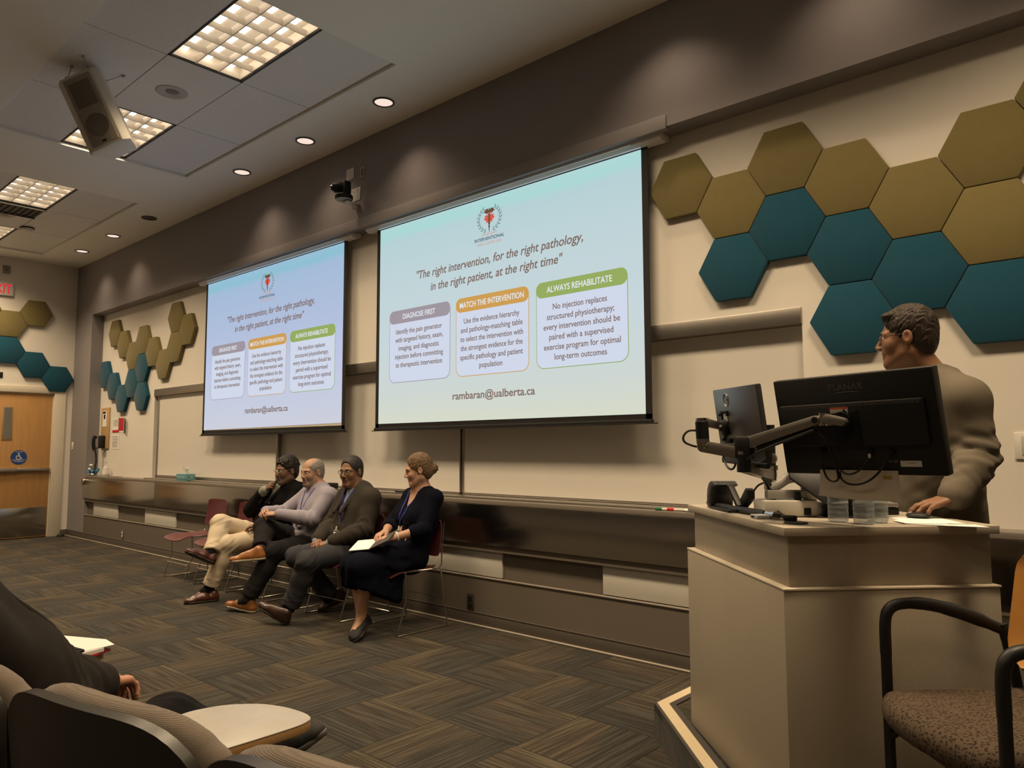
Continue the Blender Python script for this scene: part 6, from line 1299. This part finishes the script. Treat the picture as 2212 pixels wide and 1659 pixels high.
def smooth_poly(P, n=2):
    for _ in range(n):
        Q = []
        for i, p in enumerate(P): q = P[(i+1) % len(P)]; Q += [(p[0]*.8+q[0]*.2, p[1]*.8+q[1]*.2), (p[0]*.2+q[0]*.8, p[1]*.2+q[1]*.8)]
        P = Q
    return P
SROT = math.atan2(.2, .98)
def lecture_seat(cx, cy, label, tablet=None, group='lecture seats in the front audience row'):
    m = Matrix.Translation((cx, cy, 0)) @ Matrix.Rotation(SROT, 4, 'Z'); t = thing('lecture_seat', label, 'seat', (cx, cy, 0), SROT, group)
    def prof(u, off, top):   # plan curve of the back; u in -1..1
        return (u*.272, off+.030*u*u+.01*u**4, top-.070*abs(u)**5)
    rows = []
    for j in range(12):
        f = j/11; row = []
        for i in range(25):
            u = i/12-1; x, y, z = prof(u*(1-.10*(1-f)), -.045, .955); zz = .44+(z-.44)*f; row.append(tuple(m @ Vector((x, y+.10*(1-f)-.02*math.sin(f*3.1), zz))))
        rows.append(row)
    b = MB(); b.sheet(rows, thick=-.022); b.build('back_shell', SHELL, t, ang=60)
    F = Field(*[V3(v) for v in box_of([(cx-.4, cy-.3, .38), (cx+.4, cy+.3, 1.0)], .02)], .012)
    for i in range(17):
        u = (i/8-1)*.93; x, y, z = prof(u, .005, .922); p0 = m @ Vector((x, y-.005, z)); p1 = m @ Vector((x*.92, y+.085, .50)); F.caps(p0, p1, .030, .040, .02)
    F.build('back_cushion', RIB, t)
    F = Field(*[V3(v) for v in box_of([(cx-.4, cy-.2, .38), (cx+.4, cy+.75, .5)], .02)], .014)
    for i in range(9):
        x = (i/8-1/2)*.42; F.caps(m @ Vector((x, .14, .425)), m @ Vector((x*.97, .48, .43)), .042, .046, .03)
    F.build('seat_cushion', RIB, t)
    b = MB(); b.box((-.03, .10, 0), (.03, .20, .40), .008, m); b.box((-.10, .06, 0), (.10, .26, .015), .004, m); b.box((-.2, .10, .375), (.2, .40, .392), .004, m); b.build('pedestal', SHELL, t)
    if tablet is not None:
        dx, dy, z = tablet; P = [(x+dx, y+dy) for x, y in smooth_poly(TABP)]
        b = MB(); b.prism(P, 2, z-.026, z-.003, .004); q = b.build('tablet_edge', PLY, t)
        b = MB(); b.prism(P, 2, z-.003, z, .0008); b.build('tablet_top', TABT, q)
        b = MB(); b.tube([(-1.755+dx, -3.40+dy, z-.03), (-1.745+dx, -3.47+dy, z-.06), (-1.73+dx, -3.53+dy, z-.2), (-1.74+dx, -3.56+dy, .40), (-1.80+dx, -3.60+dy, .36)], .014, 10, smooth=2); b.build('tablet_arm', SHELL, t)
    return t
lecture_seat(-1.455, -3.765, 'empty lecture seat with grey cushion in the foreground, nearest to the camera in full')
lecture_seat(-2.035, -3.885, 'lecture seat at the left photo edge under the person in dark jacket', (0, 0, .70))
lecture_seat(-.885, -3.66, 'lecture seat at the bottom of the photo, only the top of its cushion in view')
lecture_seat(-3.115, -4.0, 'lecture seat left of the photo edge, carrying the tablet with papers', (-1.08, -.115, .70))
b = MB(); b.prism([(-3.05, -3.44), (-3.06, -3.32), (-2.79, -3.268), (-2.755, -3.325), (-2.70, -3.47)], 2, .701, .709, .002); single('folder', b, M('red folder', S(170, 40, 44), .5), 'red folder under the white papers on the far tablet', 'folder', smooth=False)
for P, z0, z1, lab in (([(-3.03, -3.43), (-3.035, -3.34), (-2.83, -3.27), (-2.765, -3.30), (-2.72, -3.465)], .7095, .722, 'thick stack of white papers on the far tablet at the left'), ([(-2.99, -3.425), (-3.06, -3.345), (-2.87, -3.255), (-2.775, -3.262), (-2.735, -3.47)], .7225, .7245, 'loose top sheet with faint print on the far tablet')):
    b = MB(); b.prism(P, 2, z0, z1, .0006); single('paper_sheet', b, PAPER, lab, 'paper', 'papers on the far tablet', smooth=False)
t = thing('mobile_phone', 'black mobile phone lying on the white papers on the far tablet', 'phone', (-2.80, -3.42, .725)); b = MB(); m = Matrix.Translation((-2.81, -3.42, .725)) @ Matrix.Rotation(.18, 4, 'Z'); b.box((-.082, -.04, 0), (.082, .04, .010), .005, m); b.build('case', BLACKP, t); b = MB(); b.box((-.078, -.036, .0098), (.078, .036, .0106), .0003, m); b.build('screen', SCRN, t)
b = MB(); b.tube([(-3.09, -3.42, .718), (-3.03, -3.385, .722), (-2.985, -3.40, .72)], [.012, .018, .010], 12, smooth=2); single('glasses_case', b, BLACKM, 'black soft case behind the papers on the far tablet', 'case', loc=(-3.03, -3.40, .70))
# ---------------------------------------------------------------- person in the audience, only arm, hands, knee and shoe in view
SKA = skin('ruddy fair skin', (.50, .25, .16))
J = dict(pel=(-2.22, -3.57, .54), chest=(-2.22, -3.74, .83), neck=(-2.16, -3.88, 1.055), head=(-2.18, -3.93, 1.235), hf=(-.25, .96, .0), fwd=(-.15, .98, .2), shL=(-2.38, -3.84, .985), shR=(-1.985, -3.875, .985), elL=(-2.53, -3.62, .74), wrL=(-2.47, -3.45, .72),
         elR=(-2.165, -3.665, .81), wrR=(-2.30, -3.475, .735), hipL=(-2.28, -3.54, .53), hipR=(-2.11, -3.52, .53), knL=(-2.485, -3.195, .515), anL=(-2.31, -2.975, .385), toL=(-2.24, -2.92, .42), knR=(-2.27, -3.12, .40), anR=(-2.24, -3.00, .11), toR=(-2.26, -2.88, .05))
t = thing('person', 'person in charcoal jacket at the left photo edge, hands clasped on the lap', 'person', (-2.1, -3.6, 0))
T, R, o = make_body(J, t, SKA, LPW, SKA, [(J['wrR'], (-.42, .88, -.12), (-.25, -.1, .95), (-.6, -.2, .6), dict(curl=(.45, .5, .55, .6), th=.3)), (J['wrL'], (.80, .58, -.02), (.1, .35, .92), (.35, -.4, .8), dict(curl=(.45, .5, .55, .6), th=.35))], None, base=.013, fh=.005, fhand=.0032)
eyes(T, R, t); brows(T, t, HGREY); hair_obj(T, R, J['head'], HGREY, t, base=.005)
shirt(J, cloth('white shirt', (.62, .62, .62), var=.03), t, base=.009, to=.98); jacket(J, cloth('charcoal melange wool', (.030, .027, .025), wv=700, var=.25), t, base=.0075, e=.030, lap=0); trousers(J, cloth('black twill', (.012, .012, .013)), t, base=.009)
def argyle():
    t_ = NT('patchwork sock knit'); o = t_.obj(); mp = t_.n('ShaderNodeMapping'); t_.l(o, mp.inputs[0]); mp.inputs['Scale'].default_value = (34, 34, 28); vo = t_.n('ShaderNodeTexVoronoi', distance='CHEBYCHEV'); t_.l(mp.outputs[0], vo.inputs['Vector']); vo.inputs['Scale'].default_value = 1.2; vo.inputs['Randomness'].default_value = .4
    sx = t_.n('ShaderNodeSeparateColor'); t_.l(vo.outputs['Color'], sx.inputs[0]); rp = t_.n('ShaderNodeValToRGB'); rp.color_ramp.interpolation = 'CONSTANT'; t_.l(sx.outputs[0], rp.inputs[0]); e = rp.color_ramp.elements
    cs = [S(176, 176, 158), S(222, 186, 108), S(104, 150, 154), S(58, 96, 118), S(190, 190, 176)]
    while len(e) < 5: e.new(.5)
    for i, (q, c) in enumerate(zip(e, cs)): q.position = i*.2; q.color = (*c, 1)
    t_.bsdf(rp.outputs[0], .95); return t_.m
sock(J, 'L', argyle(), t, to=.45, r=(.050, .044)); sock(J, 'R', DKS, t)
BKS = M('black trainer mesh', (.018, .017, .017), .8, var=.3, scale=120); GRS = M('grey trainer sole', (.085, .08, .072), .6)
SH = shoe_mesh((-2.365, -2.94, .315), (-2.125, -2.85, .475), (-.28, -.30, .80), BKS, GRS, t, J['anL'], base=.0045, wid=1.05); shoe_mesh((-2.23, -3.05, .004), (-2.27, -2.76, .004), (0, 0, 1), BKS, GRS, t, J['anR'], wid=1.05)
# ---------------------------------------------------------------- wooden-backed armchair at the right
AX, AF = Vector((.707, -.707, 0)), Vector((-.735, -.678, 0)); AX = Vector((-AF.y, AF.x, 0))*-1
if AX.y > 0: AX = -AX
AM = basis(AX, AF, (0, 0, 1), (-.548, -2.0, HP))
def speck():
    t = NT('specked brown upholstery'); o = t.obj(); mp = t.n('ShaderNodeMapping'); t.l(o, mp.inputs[0]); mp.inputs['Scale'].default_value = (150, 95, 120); mp.inputs['Rotation'].default_value = (0, 0, .5); vo = t.n('ShaderNodeTexVoronoi'); t.l(mp.outputs[0], vo.inputs['Vector']); vo.inputs['Scale'].default_value = 1
    f = t.math('LESS_THAN', vo.outputs['Distance'], .40); n = t.noise(o, 10, 2); c = t.mix(n, (.078, .056, .040), (.10, .074, .054)); c = t.mix(t.math('MULTIPLY', f, .8), c, (.018, .013, .010)); t.bsdf(c, .95, spec=.1); return t.m
t = thing('armchair', 'armchair with black tubular arms, specked seat and orange wood back at the right', 'armchair', (-.548, -2.0, HP), rot=AM.to_3x3())
A_ = lambda *p: AM @ Vector(p)
for sx in (-1, 1):
    x = .272*sx; b = MB(); b.tube([A_(x, .0, 0), A_(x, .0, .62)], .0155, 14); b.build('front_leg', BLACKP, t)
    b = MB(); b.tube([A_(x, .0, .60), A_(x, .0, .70), A_(x, -.012, .735), A_(x, -.045, .752), A_(x, -.13, .752), A_(x, -.25, .72), A_(x, -.36, .672)], [.0165, .0165, .017, .017, .019, .021, .017], 14, smooth=2); b.build('armrest', BLACKP, t)
    b = MB(); b.tube([A_(x*.98, -.355, .69), A_(x*.96, -.37, .62), A_(x*.97, -.41, .40), A_(x, -.52, 0)], .015, 14, smooth=1); b.build('rear_leg', BLACKP, t)
b = MB(); b.tube([A_(-.262, -.36, .66), A_(-.235, -.41, .74), A_(-.20, -.45, .82)], .012, 10); b.tube([A_(.262, -.36, .66), A_(.235, -.41, .74), A_(.20, -.45, .82)], .012, 10); b.build('back_support', BLACKP, t)
b = MB(); b.tube([A_(-.26, .0, .40), A_(.26, .0, .40)], .011, 10); b.tube([A_(-.26, -.43, .42), A_(.26, -.43, .42)], .011, 10); b.tube([A_(-.265, .0, .36), A_(-.2, -.04, .425)], .010, 8); b.tube([A_(.265, .0, .36), A_(.2, -.04, .425)], .010, 8); b.build('seat_rail', BLACKP, t)
lo, hi = box_of([A_(-.3, .12, .4), A_(.3, .12, .56), A_(-.3, -.5, .4), A_(.3, -.5, .56)], .06); F = Field(lo, hi, .008)
for i in range(13):
    u = i/6-1; x = u*.205; fr = .085-.06*u*u; F.caps(A_(x, fr-.02, .482-.012*u*u), A_(x*.97, -.37, .485), .042, .036, .02)
F.build('seat', speck(), t)
b = MB(); rows = []
for j in range(15):
    f = j/14; z = .585+.345*f; k = min(1, (f/.18)**.5) if f < .18 else (1-(max(0, f-.82)/.18)**3*.35); wd = .245*(.72+.28*k); row = []
    for i in range(15): u = i/7-1; row.append(tuple(A_(u*wd, -.350-.055*f+.05*u*u-.045, z-.03*abs(u)**4*f)))
    rows.append(row)
b.sheet(rows, thick=.012); b.build('backrest', wood('orange wood back', (.46, .205, .045), (.58, .285, .075), (2, 2, 9), .42), t)
